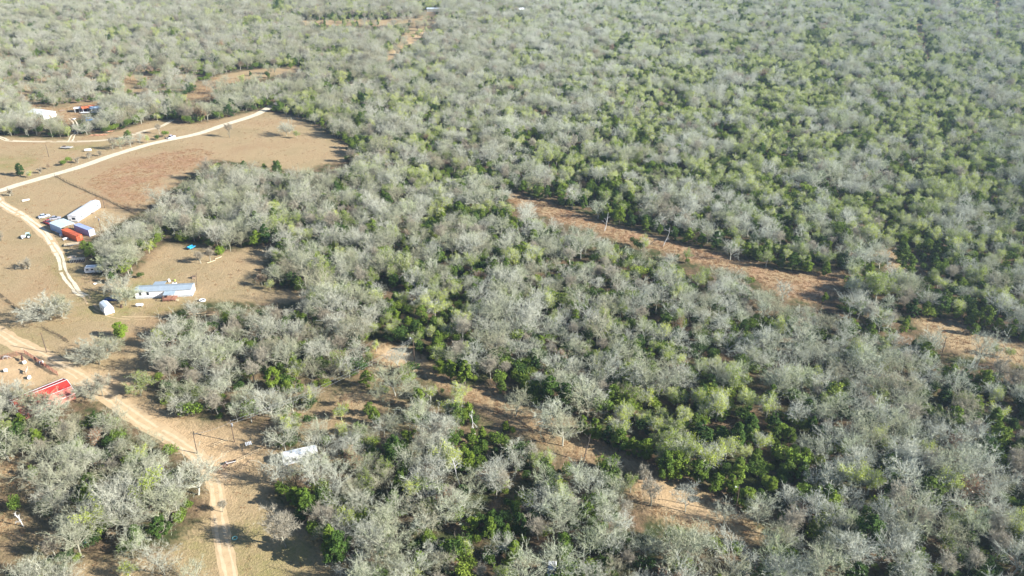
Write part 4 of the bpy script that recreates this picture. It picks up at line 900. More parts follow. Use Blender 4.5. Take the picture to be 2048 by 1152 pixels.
def addproto(kind, trunk, crown, tm, cm, extra=None, em=None):
    d = {'trunk': trunk.mesh('trunk', [tm]), 'crown': crown.mesh('crown', [cm]) if extra is None else concat('crown', [crown, extra], [cm, em])}
    d['whole'] = concat('tree', [trunk, crown]+([extra] if extra else []), [tm, cm]+([em] if extra else []))
    PROTO.setdefault(kind, []).append(d)
for i in range(9):
    tk, cr, lf = bare_tree(100+i, 11.0, 1.0+.12*(i % 3), .0 if i % 3 else .3, 13, .042, .68, shell=230, th=.9)
    addproto('bare', tk, cr, M_bark, M_twig)
for i in range(4):
    tk, cr, lf = bare_tree(160+i, 9.5, 1.15, 0, 26, .05, .85, nlim=9, lo=8, hi=70, th=.8, shell=330); addproto('field', tk, cr, M_bark, M_twig)
for i in range(3):
    tk, cr, lf = bare_tree(140+i, 10.0, .8, .75, 20, .035, .9, th=.7, shell=220); addproto('purple', tk, cr, M_bark, M_twigp)
for i in range(6):
    tk, cr, lf = bare_tree(200+i, 10.0, .72, .55, 8, .04, .7, 2600, .17, shell=200, th=.8); addproto('olive', tk, cr, M_bark, M_twig, lf, M_olive)
for i in range(2):
    tk, cr, lf = bare_tree(230+i, 9.0, .7, .4, 6, .05, .7, 2200, .17); addproto('brown', tk, cr, M_bark, M_twig, lf, M_brown)
for i in range(8):
    tk, cr = ever_tree(300+i, 6.6+.45*(i % 4), 2.2+.3*(i % 3), 3200, .21, (.6, -1, .45, -1)[i % 4]); addproto('ever', tk, cr, M_darkbark, M_ever)
for i in range(2):
    tk, cr = ever_tree(330+i, 6.5, 3.0, 3200, .22, -1, .15); addproto('bright', tk, cr, M_darkbark, M_bright)
tk, cr, lf = bare_tree(240, 9.0, .85, .25, 8, .05, .8, 3600, .17); addproto('willow', tk, cr, M_bark, M_twig, lf, foliage('willow_green', [(0.22, 0.28, 0.06), (0.30, 0.33, 0.09)], .8, .25))
for i in range(6):
    tk, cr = shrub(400+i, 2.5+.5*(i % 3), 1.7, 900, .17); addproto('shrub', tk, cr, M_darkbark, M_shrub)
for i in range(2):
    tk, cr, lf = bare_tree(430+i, 3.2, 1.1, .2, 8, .04, .5); addproto('greybush', tk, cr, M_bark, M_twigp)

NAMES = {'bare': ('bare_oak', 'tree'), 'field': ('bare_oak', 'tree'), 'purple': ('bare_slender_tree', 'tree'), 'olive': ('budding_tree', 'tree'), 'brown': ('brown_leaved_tree', 'tree'), 'ever': ('juniper_tree', 'tree'), 'bright': ('evergreen_tree', 'tree'), 'willow': ('green_tree', 'tree'), 'shrub': ('green_shrub', 'shrub'), 'greybush': ('bare_bush', 'bush')}
USED = {}
def plant(kind, x, y, s, label, group=None, rot=None, var=None, sz=None):
    nm, cat = NAMES[kind]; pr = PROTO[kind][(var if var is not None else random.randrange(99)) % len(PROTO[kind])]
    t = bpy.data.objects.new(nm, None); col.objects.link(t); t.location = (x, y, 0); t.rotation_euler = (0, 0, random.uniform(0, 2*PI) if rot is None else rot)
    t.scale = (s, s, sz or s*random.uniform(.92, 1.08)); t['label'] = label; t['category'] = cat
    if group: t['group'] = group
    for part in ('trunk', 'crown'):
        o = bpy.data.objects.new(part, pr[part]); col.objects.link(o); o.parent = t
    return t
SPECIAL = []   # (x, y, radius) kept free of scattered trees
def sp(kind, px, py, s, label, group=None, keep=4.0, var=None, sz=None):
    x, y = at(px, py); plant(kind, x, y, s, label, group, None, var, sz); SPECIAL.append((x, y, keep))
# field and yard trees (pixel of the trunk foot)
sp('field', 102, 640, 1.42, 'largest lone bare oak left of the white shed with a wide low crown', None, 5, 1, 1.0)
sp('field', 124, 633, 1.0, 'right hand stem of the lone bare oak clump left of the shed', None, 4, 2)
sp('field', 200, 728, 1.12, 'bare oak between the bright green tree and the lower sandy road', None, 4, 2)
sp('field', 216, 716, .85, 'smaller bare oak behind the oak by the lower sandy road', None, 4, 5)
sp('bright', 244, 676, .92, 'bright yellow green evergreen standing alone below the white shed', None, 3)
sp('willow', 281, 791, 1.0, 'soft green tree at the right edge of the lower sandy road', None, 4)
sp('field', 252, 611, .85, 'thin bare oak in front of the left end of the mobile home', None, 3, 7)
sp('field', 243, 592, .9, 'bare oak behind the dark blue pickup', None, 3, 3)
sp('field', 184, 798, .85, 'small bare tree touching the right corner of the red barn', None, 3)
sp('purple', 206, 792, .75, 'second small bare tree right of the red barn', None, 3)
sp('field', 62, 832, .95, 'bare oak leaning over the near eave of the red barn', None, 4, 1)
sp('field', 20, 822, .95, 'bare oak over the left end of the red barn roof', None, 4, 3)
sp('field', 100, 838, .8, 'bare oak just below the right half of the red barn', None, 4, 2)
sp('field', 215, 548, .85, 'bare oak over the right end of the white trailer by the pens', None, 3, 0)
sp('bare', 207, 520, .9, 'bare oak behind the lamp pole near the dark pens', None, 3, 1)
sp('bare', 628, 950, .8, 'bare oak over the right end of the silvery travel trailer', None, 3, 7)
sp('bare', 330, 1150, .8, 'bare oak at the bottom edge left of the sandy road', None, 4, 4)
sp('olive', 262, 1158, .6, 'small olive tree at the bottom edge below the lower left wood', None, 4)
sp('bare', 392, 1166, .6, 'small bare oak at the bottom edge beside the sandy road', None, 4, 2)
sp('bare', 352, 832, .6, 'small bare tree over the shadow beside the sandy road', None, 3)
sp('purple', 459, 275, .85, 'slim lone tree in the field beside the gravel road', None, 3, 0)
sp('field', 573, 272, .95, 'grey lone oak in the upper field, left of a pair', None, 3, 3)
sp('olive', 594, 277, .62, 'small greenish tree right of the lone field oak', None, 3)
sp('purple', 402, 527, .62, 'pale grey bare bush, left of the pair behind the mobile home', None, 3, 1)
sp('purple', 421, 524, .66, 'pale grey bare bush, right of the pair behind the mobile home', None, 3, 2)
sp('bright', 440, 510, .62, 'yellow green young tree behind the pale grey bush pair', None, 3)
sp('brown', 524, 572, .78, 'reddish brown small tree at the right end of the mobile home yard', None, 3)
sp('olive', 541, 580, .55, 'small yellow green tree beside the reddish one at the yard end', None, 3)
sp('shrub', 283, 556, 1.1, 'dark green shrub at the corner of the back yard wood', None, 2)
sp('ever', 226, 566, .62, 'dark juniper left of the thin oaks above the blue pickup', None, 3)
sp('ever', 184, 516, .9, 'dark green juniper behind the lamp pole near the pens', None, 3, 2)
sp('ever', 172, 506, .75, 'dark juniper left of the lamp pole', None, 2)
sp('ever', 42, 352, .95, 'dark green juniper at the left end of the roadside brush', None, 3)
sp('olive', 60, 355, .5, 'small olive tree right of the roadside juniper', None, 2)
sp('greybush', 80, 347, 1.1, 'grey bush second along the roadside brush', None, 2)
sp('brown', 98, 338, .38, 'rusty brown bush in the roadside brush', None, 2)
sp('shrub', 126, 331, 1.6, 'green shrub in the middle of the roadside brush', None, 2)
sp('shrub', 138, 325, 1.3, 'green shrub topping the middle of the roadside brush', None, 2)
sp('greybush', 156, 326, 1.2, 'low grey bush right of the green roadside shrubs', None, 2)
sp('greybush', 178, 317, 1.2, 'low grey bush near the white tank', None, 2)
sp('greybush', 200, 312, 1.1, 'low grey bush between the white tank and hedge oaks', None, 2)
sp('purple', 226, 300, .8, 'purple grey bare tree at the left end of the roadside hedge', None, 3)
sp('bare', 243, 298, .72, 'bare tree second in the roadside hedge', None, 3)
sp('bare', 262, 294, .75, 'bare tree third in the roadside hedge', None, 3)
sp('ever', 257, 279, .85, 'dark juniper behind the roadside hedge trees', None, 3)
sp('bare', 280, 289, .75, 'bare tree fourth in the roadside hedge', None, 3)
sp('olive', 296, 286, .55, 'yellow green tree at the right end of the roadside hedge', None, 3)
sp('purple', 319, 268, .62, 'grey bare bush behind the white pickup', None, 3)
sp('shrub', 316, 279, 1.3, 'round green shrub left of the white pickup', None, 2)
sp('shrub', 330, 274, 1.6, 'larger round green shrub behind the white pickup', None, 2)
sp('greybush', 57, 537, 1.5, 'low grey bush alone in the dry field left of the track', None, 2)
sp('greybush', 44, 539, 1.0, 'small grey bush left of the low field bush', None, 2)
sp('greybush', -2, 484, 1.7, 'grey bush at the left photo edge in the dry field', None, 2)
sp('greybush', 20, 392, 1.2, 'low bush inside the bend of the gravel road', None, 2)
sp('purple', 572, 1094, 1.25, 'purple grey bare tree right of the green hoop', None, 4, 1)
sp('bare', 566, 972, 1.0, 'bare oak casting long shadows below the silvery travel trailer', None, 4, 6)
sp('bare', 632, 990, 1.0, 'bare oak leaning over the silvery travel trailer', None, 4, 0)
sp('bare', 650, 928, .85, 'bare oak behind the right end of the silvery travel trailer', None, 4, 8)
sp('purple', 446, 1024, .42, 'tiny bare sapling beside the lower sandy road', None, 2)
sp('bare', 397, 966, .75, 'bare oak at the left road edge below the plain pole', None, 3, 2)
sp('field', 959, 420, 1.25, 'tall pale bare oak at the left end of the orange clearing', None, 5, 7)
sp('bare', 1955, 728, 1.15, 'large pale bare oak in front of the far right clearing', None, 5, 1)
sp('bare', 1032, 832, .9, 'slender bare oak alone in the orange brown clearing', None, 4, 0)
sp('field', 1105, 868, 1.0, 'wide pale bare oak at the right of the lower clearing', None, 4, 5)
sp('bare', 1125, 892, .95, 'pale bare oak just right of the wide clearing oak', None, 4, 6)
sp('bare', 797, 738, .75, 'bare tree left of the clearing lamp pole', None, 3, 2)
sp('purple', 1302, 1012, .9, 'dark thin bare tree above the shadow pool in the lower clearing', None, 4, 0)
sp('bare', 1460, 520, .8, 'pale bare oak at the lower edge of the orange clearing strip', None, 4, 5)
sp('bare', 1565, 602, .8, 'bare tree in the wide end of the orange clearing strip', None, 4, 3)
sp('olive', 2015, 716, .5, 'yellow olive bush in the far right clearing', None, 3)
sp('olive', 1988, 710, .45, 'left yellow olive bush in the far right clearing', None, 3)
EV = [(745, 475, 1.15), (735, 490, .95), (692, 452, .9), (885, 455, .95), (1022, 475, 1.05), (1012, 548, .9), (1045, 520, 1.1), (1066, 492, 1.0), (533, 492, 1.15), (514, 494, 1.0), (880, 528, .9), (600, 582, .8), (585, 575, .9), (658, 556, 1.0), (1180, 480, .7), (555, 352, 1.2), (530, 350, 1.0), (440, 356, 1.0), (418, 352, 1.0),
      (490, 348, .9), (1530, 520, 1.25), (1612, 546, 1.1), (1650, 550, .9), (1800, 524, 1.4), (1810, 556, 1.2), (1870, 528, 1.1), (1895, 528, 1.1), (1960, 566, .9), (1690, 490, 1.1), (1015, 290, 1.3), (860, 246, 1.1), (730, 246, 1.0), (1700, 668, .8), (1540, 808, 1.0), (1500, 870, 1.1), (1470, 905, 1.2), (1475, 965, 1.1), (1440, 895, .9), (1730, 1100, 1.3), (1725, 1060, 1.1), (1770, 975, .9), (1655, 1035, 1.1),
      (910, 850, 1.0), (790, 925, 1.1), (803, 985, .9), (1070, 805, 1.2), (1100, 810, 1.2), (1130, 815, 1.1), (750, 850, .7), (740, 830, .6), (840, 820, .9), (1400, 900, 1.2), (1330, 960, 1.1), (1350, 955, 1.2), (1080, 700, .8), (1150, 650, .8), (840, 680, 1.0), (845, 650, 1.0), (990, 555, .9), (680, 1130, 1.3), (665, 1110, 1.1), (275, 1090, .8), (325, 1075, .8), (735, 775, .8), (575, 790, .7), (600, 785, .7)]
OL = [(780, 545, 1.3), (815, 560, 1.35), (830, 570, 1.1), (645, 560, 1.15), (655, 575, 1.0), (870, 640, 1.0), (1750, 610, 1.35), (1770, 600, 1.2), (1735, 590, 1.1), (1560, 680, .9), (735, 975, .6), (1700, 985, 1.1), (1735, 990, 1.0), (1360, 940, 1.25), (1415, 950, 1.2), (1240, 640, .9), (905, 845, .9), (920, 800, .8), (1260, 985, .6), (1520, 905, .8)]
HAND = []
EDGE = [(1022, 381), (1046, 385), (1070, 391), (1094, 396), (1118, 404), (1140, 411), (1166, 420), (1190, 428), (1212, 438), (1238, 447), (1262, 455), (1290, 462), (1318, 470), (1346, 478), (1376, 486), (1402, 492), (1430, 498), (1460, 508), (1492, 516), (1516, 524),
        (1560, 536), (1585, 540), (1680, 536), (1735, 560), (1822, 632), (1850, 630), (1880, 632), (1910, 640), (1940, 650), (1966, 655), (1992, 664), (2020, 674), (2044, 684), (1165, 868), (1190, 878), (1215, 890), (1240, 900), (1265, 908), (1290, 920), (1395, 966), (1430, 985), (1490, 1018),
        (880, 745), (900, 760), (930, 768), (645, 255), (668, 268), (690, 284), (704, 298), (560, 224), (590, 230), (622, 242)]
for q_, (a_, b_) in enumerate(EDGE): HAND.append(('ever', a_, b_, (.8, 1.0, .7, .92, 1.1)[q_ % 5]))
for k, (px_, py_, s_) in enumerate(EV): HAND.append(('ever', px_, py_, s_*1.05))
for k, (px_, py_, s_) in enumerate(OL): HAND.append(('olive' if k > 2 else 'willow', px_, py_, s_))
LOOK = {'bare': ('bare oak', 'bare grey oaks of the wood'), 'ever': ('dark green juniper', 'junipers scattered through the oak wood'), 'olive': ('yellow green tree', 'yellow green trees in the oak wood'),
        'brown': ('rusty brown leaved tree', 'brown leaved trees in the wood'), 'purple': ('slender brownish bare tree', 'slender bare trees in the wood')}
COLN = ['at the left edge', 'far left', 'in the left quarter', 'left of centre', 'just left of centre', 'just right of centre', 'right of centre', 'in the right quarter', 'far right', 'at the right edge']
ROWN = ['top edge', 'high up', 'upper part', 'above middle', 'middle height', 'below middle', 'lower part', 'low down', 'bottom edge']
LABELS = set()
def place(a, b): return '%s, %s' % (ROWN[int(min(8, max(0, b/128)))], COLN[int(min(9, max(0, a/204.8)))])
def sides(dx, dy):
    v = '' if abs(dy) < 9 else ('below' if dy > 0 else 'above'); h_ = '' if abs(dx) < 9 else ('right' if dx > 0 else 'left')
    return (v+' and '+h_+' of') if v and h_ else (v if v else (h_+' of' if h_ else 'touching'))
def unique_label(word, size, a, b, near):
    pl = place(a, b); opts = []
    for (nm, dx, dy) in near:
        opts.append('%s %s %s %s, %s' % (size, word, sides(dx, dy), nm, pl))
    for (n1, x1, y1) in near[:11]:
        for (n2, x2, y2) in near[:11]:
            if n1 != n2: opts.append('%s %s %s %s, near %s, %s' % (size, word, sides(x1, y1), n1, n2, pl))
    for (n1, x1, y1) in near[:11]:
        for (n2, x2, y2) in near[:11]:
            if n1 != n2: opts.append('%s %s %s %s, near %s, %s' % (size, word, sides(x1, y1).replace(' and', ''), n1, n2, pl.split(', ')[0]))
    for (n1, x1, y1) in near[:11]: opts.append('%s %s some way %s %s, %s' % (size, word, sides(x1, y1), n1, pl.split(', ')[1]))
    opts = [o for o in opts if len(o.split()) <= 16]
    for o in opts:
        if o not in LABELS: LABELS.add(o); return o
    return opts[0] if opts else '%s %s, %s' % (size, word, pl)
for q, (k, a_, b_, s_) in enumerate(HAND):
    word, grp = LOOK['olive' if k == 'willow' else k]; near = []
    for (k2, a2, b2, s2) in sorted(HAND, key=lambda h: math.hypot(h[1]-a_, h[2]-b_))[1:14]: near.append(('a %s %s' % ('large' if s2 > 1.08 else 'small' if s2 < .86 else 'medium', 'dark juniper' if k2 == 'ever' else 'leafy green tree'), a_-a2, b_-b2))
    size = 'large' if s_ > 1.12 else 'medium' if s_ > .95 else 'smallish' if s_ > .82 else 'small'
    sp(k, a_, b_, s_, unique_label(word, size, a_, b_-14, near), grp, 3.2)
def snag(label, px, py, h, lean, seed, m=M_dead, name='dead_tree'):
    x, y = at(px, py); g = random.Random(seed); t = thing(name, label, 'dead tree', x, y); tk = Geo()
    p, r_, d = limb(g, Vector((0, 0, -.1)), Vector((lean, 0, 1)), h, .15, .05, 6, .12); tk.tube(p, r_, 6)
    o = bpy.data.objects.new('trunk', tk.mesh('trunk', [m])); col.objects.link(o); o.parent = t; b = Geo()
    for i in range(6):
        k = g.randint(2, 5); q, rr, dd = limb(g, p[k], (d[k]*.4+rv(g, .7)+Vector((0, 0, .3))), h*g.uniform(.18, .34), .06, .02, 4, .3); b.tube(q, rr, 4)
        for _ in range(2): q2, r2, _d = limb(g, q[2+_], dd[2]+rv(g, .6), h*.12, .04, .015, 3, .3); b.tube(q2, r2, 3)
    o = bpy.data.objects.new('limbs', b.mesh('limbs', [m])); col.objects.link(o); o.parent = t; SPECIAL.append((x, y, 3))
snag('bleached forked dead tree at the middle of the orange clearing strip', 1209, 462, 9, .12, 1)
snag('bleached single stem dead tree against dark junipers by the orange clearing', 1326, 492, 8.5, .03, 2)
snag('dark leaning broken stem in the orange clearing strip', 1300, 489, 5, .7, 3, M_darkbark)
snag('leaning white stem among shrubs in the lower middle wood', 950, 868, 8, -.25, 4)
sp('bare', 1108, 1162, .9, 'bare oak over the white car at the bottom edge', None, 2.5, 4)
snag('bright white bare stem under oaks at the bottom left', 47, 1052, 4.5, -.1, 6)
snag('white gnarled dead oak in the middle lower wood', 920, 970, 9, -.2, 7)
snag('slanting pale dead stem above the lower clearing', 1136, 815, 6, .05, 8)
snag('curved dark dead tree at the edge of the lower clearing', 1168, 922, 8, .15, 9, M_darkbark)

# ------------------------------------------------------------------ the woods
ZP = np.array([  # px, py, juniper share, yellow-green share, crown scale
 (100, 60, .12, .14, 1.1), (300, 150, .06, .10, 1.15), (100, 180, .04, .10, 1.1), (350, 80, .09, .16, 1.15), (550, 60, .22, .15, 1.2), (700, 100, .10, .20, 1.2), (450, 190, .15, .15, 1.1), (700, 220, .18, .25, 1), (900, 100, .06, .15, 1.05), (950, 200, .07, .2, .95),
 (850, 300, .14, .22, .95), (1100, 60, .10, .20, 1), (1100, 220, .07, .2, .95), (1050, 330, .17, .28, .95), (1300, 60, .20, .30, .95), (1300, 200, .14, .5, .9), (1300, 300, .14, .5, .9), (1250, 400, .25, .3, .95), (1600, 60, .22, .3, .95), (1600, 200, .08, .62, .88), (1600, 320, .10, .55, .88),
 (1600, 450, .15, .3, .95), (1900, 60, .16, .38, .95), (1900, 200, .16, .5, .92), (1900, 350, .12, .5, .9), (1900, 500, .2, .3, .98), (1900, 620, .2, .2, 1), (450, 420, .03, .06, 1.05), (650, 400, .1, .1, 1.0), (800, 430, .12, .10, 1), (600, 520, .16, .15, 1), (850, 560, .22, .15, .95),
 (1000, 460, .2, .12, .95), (1050, 600, .14, .12, .9), (1250, 560, .12, .12, .9), (1150, 700, .08, .10, .9), (1300, 700, .08, .10, .9), (1500, 620, .12, .14, .92), (1600, 750, .08, .12, .95), (1550, 870, .24, .2, 1), (1450, 850, .32, .25, 1), (1700, 950, .16, .2, 1), (1850, 850, .07, .08, 1.05),
 (1950, 1000, .12, .12, 1.05), (1300, 820, .2, .25, 1), (1130, 800, .30, .2, .95), (800, 870, .24, .2, .9), (700, 950, .10, .12, .95), (1000, 900, .1, .14, .95), (1000, 1050, .12, .12, .95), (1200, 1050, .06, .08, .95), (1500, 1100, .08, .08, 1), (1800, 1100, .14, .12, 1.05),
 (450, 680, .06, .06, .95), (600, 700, .05, .07, .92), (200, 900, .05, .05, 1.05), (300, 1000, .03, .04, 1.05), (100, 850, .06, .04, 1), (60, 1060, .05, .12, .95), (400, 780, .08, .05, .9)])
def wood():
    sp_ = 5.45; xs = np.arange(-900, 900, sp_); ys = np.arange(60, 1260, sp_*.87)
    X, Y = np.meshgrid(xs, ys); X = X+(np.arange(len(ys)) % 2)[:, None]*sp_/2
    X = (X+rng.uniform(-.42, .42, X.shape)*sp_).ravel(); Y = (Y+rng.uniform(-.42, .42, Y.shape)*sp_).ravel()
    px, py = proj(X, Y, 0*X)
    dist = np.hypot(X, Y)
    keep = (np.abs(X) < 0.66*Y+110) & (dist > 78)
    X, Y, px, py = X[keep], Y[keep], px[keep], py[keep]; n = len(X)
    W_ = np.zeros(n); A = np.zeros((n, 3))
    cx = np.clip(px, 0, 2048); cy = np.clip(py, 0, 1152)
    for z_ in ZP:
        w_ = 1/(((cx-z_[0])/1.3)**2+((cy-z_[1]))**2+900)**1.6; W_ += w_; A += w_[:, None]*z_[2:]
    A /= W_[:, None]
    # clumps: low frequency fields made of random plane waves
    def field(seed, wl):
        g = np.random.default_rng(seed); f = np.zeros(n)
        for _ in range(14):
            a = g.uniform(0, 2*PI); k = 2*PI/(wl*g.uniform(.6, 1.6)); f += np.cos(k*(X*math.cos(a)+Y*math.sin(a))+g.uniform(0, 2*PI))
        return f/math.sqrt(7)
    f1, f2, f3 = field(1, 45), field(2, 60), field(3, 38)
    pe = np.clip(A[:, 0]*1.6*np.exp(.85*f1-.3), 0, .75); po = np.clip(A[:, 1]*1.3*np.exp(.7*f2-.2), 0, .88)
    u = rng.random(n); kind = np.full(n, 0); kind[u < pe] = 1; kind[(u >= pe) & (u < pe+po)] = 2
    u2 = rng.random(n); kind[(kind == 0) & (u2 < .035)] = 3; kind[(kind == 0) & (u2 > .90)] = 4
    dens = np.ones(n)*np.clip(.97-.10*np.maximum(0, f3), .3, 1)
    for p, d in THIN: dens[inpoly(px, py, p)] *= d
    ok = rng.random(n) < dens
    hs = (8.5*A[:, 2]*(H/120.)**.3)
    LEAK = {1: .05, 2: .12, 3: .12, 4: .3, 5: .10, 6: .25, 7: .2, 8: .3, 10: .1, 11: .2, 12: .3, 13: .35, 14: .35}
    small = np.ones(n)
    for q, p in enumerate(OPEN):
        hit = np.zeros(n, bool)
        for hh in (0, .45, .85):
            a, b = proj(X, Y, hs*hh); hit |= inpoly(a, b, p)
        lk = rng.random(n) < LEAK.get(q, 0)
        ok &= ~hit | lk; small[hit] = .8
    # keep the roads, structures and hand-placed trees clear
    for line, wd in ((GR[10:], 4.5), (UT, 3), (LR, 3.5)):
        for q in spline([G(*p) for p in line], 4): ok &= np.hypot(X-q.x, Y-q.y) > wd
    for (x, y, r_) in SPECIAL: ok &= np.hypot(X-x, Y-y) > r_
    for o in list(col.objects):
        if o.get('category') in ('building', 'shed', 'barn', 'house', 'mobile home', 'van', 'car', 'pickup truck', 'travel trailer', 'trailer', 'shipping container', 'utility pole'):
            r_ = {'building': 9, 'barn': 9, 'house': 7, 'mobile home': 9, 'shed': 5.5, 'utility pole': 2.5, 'travel trailer': 6.0}.get(o['category'], 3.2)
            ok &= np.hypot(X-o.location.x, Y-o.location.y) > r_
            # leave the view from the open side of the upper left yard
    s = A[:, 2]*(.855+.11*f3)*rng.uniform(.72, 1.16, n)*small; s[rng.random(n) < .05] *= 1.2; s = np.clip(s, .5, 1.42)
    s[kind == 1] *= .95
    X, Y, px, py, kind, s = X[ok], Y[ok], px[ok], py[ok], kind[ok], s[ok]
    return X, Y, px, py, kind, s
X, Y, px, py, kind, S = wood()
KN = ['bare', 'ever', 'olive', 'brown', 'purple']
def region(a, b):
    if a < 430 and b > 770: return 'in the lower left wood'
    if a < 700 and b > 600: return 'in the wood between home and sandy road'
    if b > 900 and a < 1250: return 'in the lower middle wood'
    if b > 900: return 'in the lower right wood'
    if b > 700 and a > 1400: return 'in the right hand wood'
    if b > 560: return 'in the middle wood'
    if a < 950: return 'in the wood below the orange field'
    return 'in the wood above the orange clearing'
LIM = {'bare': 265, 'ever': 165, 'olive': 250, 'brown': 60, 'purple': 90}
protocol = bpy.data.collections.new('tree_shapes')          # shapes reused by the distant woods, never linked to the scene itself
PROTO_OBJ = {}
for k in ('bare', 'ever', 'olive', 'brown', 'purple', 'shrub'):
    c_ = bpy.data.collections.new('shapes_'+k); PROTO_OBJ[k] = c_
    for i, d in enumerate(PROTO[k]):
        o = bpy.data.objects.new('%s_shape_%02d' % (k, i), d['whole']); c_.objects.link(o)
def scatter(name, c_, nvar, XY, sc_, label=None, cat=None, zs=None):
    n = len(XY); me = bpy.data.meshes.new(name); me.vertices.add(n)
    co = np.zeros((n, 3), 'f4'); co[:, :2] = XY; me.vertices.foreach_set('co', co.ravel())
    a = me.attributes.new('sc', 'FLOAT_VECTOR', 'POINT'); v = np.stack([sc_, sc_, sc_*rng.uniform(.9, 1.1, n) if zs is None else zs], 1).astype('f4'); a.data.foreach_set('vector', v.ravel())
    a = me.attributes.new('rot', 'FLOAT', 'POINT'); a.data.foreach_set('value', rng.uniform(0, 2*PI, n).astype('f4'))
    a = me.attributes.new('pick', 'INT', 'POINT'); a.data.foreach_set('value', rng.integers(0, nvar, n).astype('i4'))
    ob = bpy.data.objects.new(name, me); col.objects.link(ob); ob['kind'] = 'stuff'
    if label: ob['label'] = label; ob['category'] = cat
    ng = bpy.data.node_groups.new(name, 'GeometryNodeTree')
    ng.interface.new_socket('Geometry', in_out='INPUT', socket_type='NodeSocketGeometry'); ng.interface.new_socket('Geometry', in_out='OUTPUT', socket_type='NodeSocketGeometry')
    N = ng.nodes; gi = N.new('NodeGroupInput'); go = N.new('NodeGroupOutput'); ip = N.new('GeometryNodeInstanceOnPoints'); ci = N.new('GeometryNodeCollectionInfo')
    ci.inputs['Collection'].default_value = c_; ci.inputs['Separate Children'].default_value = True; ci.inputs['Reset Children'].default_value = True
    def attr(nm, ty):
        q = N.new('GeometryNodeInputNamedAttribute'); q.data_type = ty; q.inputs['Name'].default_value = nm
        return [o for o in q.outputs if o.enabled and o.name == 'Attribute'][0]
    cx = N.new('ShaderNodeCombineXYZ')
    L = ng.links.new
    L(attr('rot', 'FLOAT'), cx.inputs['Z']); L(gi.outputs[0], ip.inputs['Points']); L(ci.outputs[0], ip.inputs['Instance'])
    ip.inputs['Pick Instance'].default_value = True; L(attr('pick', 'INT'), ip.inputs['Instance Index'])
    L(cx.outputs[0], ip.inputs['Rotation']); L(attr('sc', 'FLOAT_VECTOR'), ip.inputs['Scale']); L(ip.outputs[0], go.inputs[0])
    md = ob.modifiers.new('scatter', 'NODES'); md.node_group = ng
    return ob
inframe = (px > -25) & (px < 2075) & (py < 1215) & (py > -5)
THINGS = []
for o in col.objects:
    if o.parent is None and o.get('category') and o['category'] not in ('fence', 'power line') and o['category'] not in ('grass', 'woodland'):
        q = proj(np.array([o.location.x]), np.array([o.location.y]), np.array([0.])); THINGS.append(('the '+{'tree': o.name.split('.')[0].replace('_', ' ')}.get(o['category'], o['category']), float(q[0][0]), float(q[1][0]), o['category'] == 'tree'))
INDIV = []; RESTS = {}
for ki, k in enumerate(KN):
    idx = np.where((kind == ki))[0]
    order = idx[np.argsort(-(S[idx]/np.hypot(np.hypot(X[idx], Y[idx]), H))*inframe[idx])]
    ind = [i for i in order if inframe[i]][:LIM[k]]; RESTS[k] = np.array(sorted(set(idx.tolist())-set(ind))); INDIV += [(i, k) for i in ind]
for i, k in INDIV:
    d = np.hypot(px-px[i], py-py[i]); nb = np.argsort(d)[1:14]; near = []
    for q in sorted(THINGS, key=lambda q: math.hypot(q[1]-px[i], q[2]-py[i]))[:2]:
        if not q[3] and math.hypot(q[1]-px[i], q[2]-py[i]) < 130: near.append((q[0], px[i]-q[1], py[i]-q[2]))
    for j in nb:
        if kind[j] in (1, 2, 3, 4) or len(near) < 2 or j % 2: near.append((('a large bare oak' if S[j] > .95 else 'a small bare oak' if S[j] < .75 else 'a bare oak') if kind[j] == 0 else ('a', 'a small')[int(S[j] < .82)]+' '+('', 'juniper', 'yellow green tree', 'rusty brown tree', 'slender bare tree')[kind[j]], px[i]-px[j], py[i]-py[j]))
    word, grp = LOOK[k]; size = 'large' if S[i] > 1.0 else 'medium' if S[i] > .88 else 'smallish' if S[i] > .76 else 'small'
    plant(k, float(X[i]), float(Y[i]), float(S[i]), unique_label(word, size, px[i], py[i]-25, near), grp)
for k, rest in RESTS.items():
    if len(rest):
        scatter({'bare': 'bare_oak_woodland', 'ever': 'juniper_woodland', 'olive': 'budding_woodland', 'brown': 'brown_leaved_woodland', 'purple': 'slender_bare_woodland'}[k], PROTO_OBJ[k], len(PROTO[k]), np.stack([X[rest], Y[rest]], 1), S[rest],
                {'bare': 'grey bare oak wood filling the distance', 'ever': 'dark junipers dotted through the distant wood', 'olive': 'yellow green trees massed through the distant wood', 'brown': 'rusty brown trees dotted through the distant wood', 'purple': 'slender bare trees through the distant wood'}[k], 'woodland')
print('TREES', len(X), [(k, int((kind == i).sum())) for i, k in enumerate(KN)])
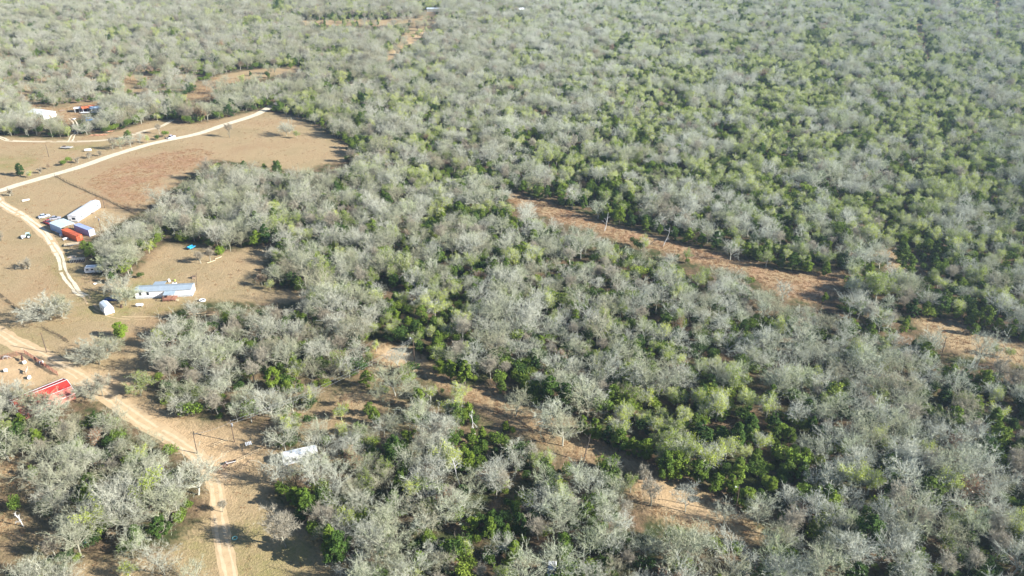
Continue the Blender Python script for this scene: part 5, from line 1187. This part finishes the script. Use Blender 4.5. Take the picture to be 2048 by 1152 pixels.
# undergrowth below the trees
XX = np.tile(X, 2); YY = np.tile(Y, 2); m_ = rng.random(len(XX)) < .85
ux = XX[m_]+rng.normal(0, 2.6, m_.sum()); uy = YY[m_]+rng.normal(0, 2.6, m_.sum()); a, b = proj(ux, uy, 0*ux); ok = np.ones(len(ux), bool)
for p in OPEN: ok &= ~inpoly(a, b, p)
ux, uy = ux[ok], uy[ok]
scatter('undergrowth', PROTO_OBJ['shrub'], len(PROTO['shrub']), np.stack([ux, uy], 1), rng.uniform(.6, 1.0, len(ux))*rng.choice([1, 1.4, 1.9, 2.4], len(ux), p=[.3, .3, .25, .15]), 'green shrubby undergrowth beneath the bare oaks', 'undergrowth')
# dry grass tufts in the clearings
tg = Geo(); rg = np.random.default_rng(5)
for j in range(7):
    c0 = rg.normal(0, .35, 2); P = np.zeros((9, 3)); P[:, :2] = c0+rg.normal(0, .08, (9, 2)); D = np.tile([0, 0, 1.0], (9, 1)); tg.tris(twig_tris(rg, P, D,   .34, .05, .5, .3))
tc_ = bpy.data.collections.new('shapes_tuft'); tc_.objects.link(bpy.data.objects.new('tuft_shape', tg.mesh('tuft', [M_tuft])))
gx = rng.uniform(-330, 330, 420000); gy = rng.uniform(100, 620, 420000); a, b = proj(gx, gy, 0*gx)
ok = np.zeros(len(gx), bool)
for i, p in enumerate(OPEN):
    ok |= inpoly(a, b, p)&(rng.random(len(gx)) < (.03 if i == 0 else .55))
for p in ORANGE: ok |= inpoly(a, b, p) & (rng.random(len(gx)) < .55)
for p in SANDY: ok &= ~inpoly(a, b, p)
for line, wd in ((GR, 3.2), (UT, 2.2), (TR, 2.2), (LR, 2.6)):
    for q in spline([G(*p) for p in line], 2.5): ok &= np.hypot(gx-q.x, gy-q.y) > wd
gx, gy = gx[ok], gy[ok]
scatter('dry_grass', tc_, 1, np.stack([gx, gy], 1), rng.uniform(.5, 1.1, len(gx)), 'tufts of dry orange grass in the clearings', 'grass')
print('TUFTS', len(gx), 'SHRUBS', len(ux))

# ------------------------------------------------------------------ air
def haze():
    mb = MB().box(0, 300, (H+14)/2-.5, 8900, 9200, H+14+1)
    m = bpy.data.materials.new('haze'); m.use_nodes = True; t = m.node_tree; t.nodes.clear()
    o = t.nodes.new('ShaderNodeOutputMaterial'); v = t.nodes.new('ShaderNodeVolumePrincipled')
    v.inputs['Color'].default_value = (0.62, 0.78, 1.0, 1); v.inputs["Density"].default_value = 0.00012; v.inputs['Anisotropy'].default_value = 0.3
    t.links.new(v.outputs[0], o.inputs['Volume'])
    ob = mb.build('haze', m); ob['kind'] = 'stuff'
haze()
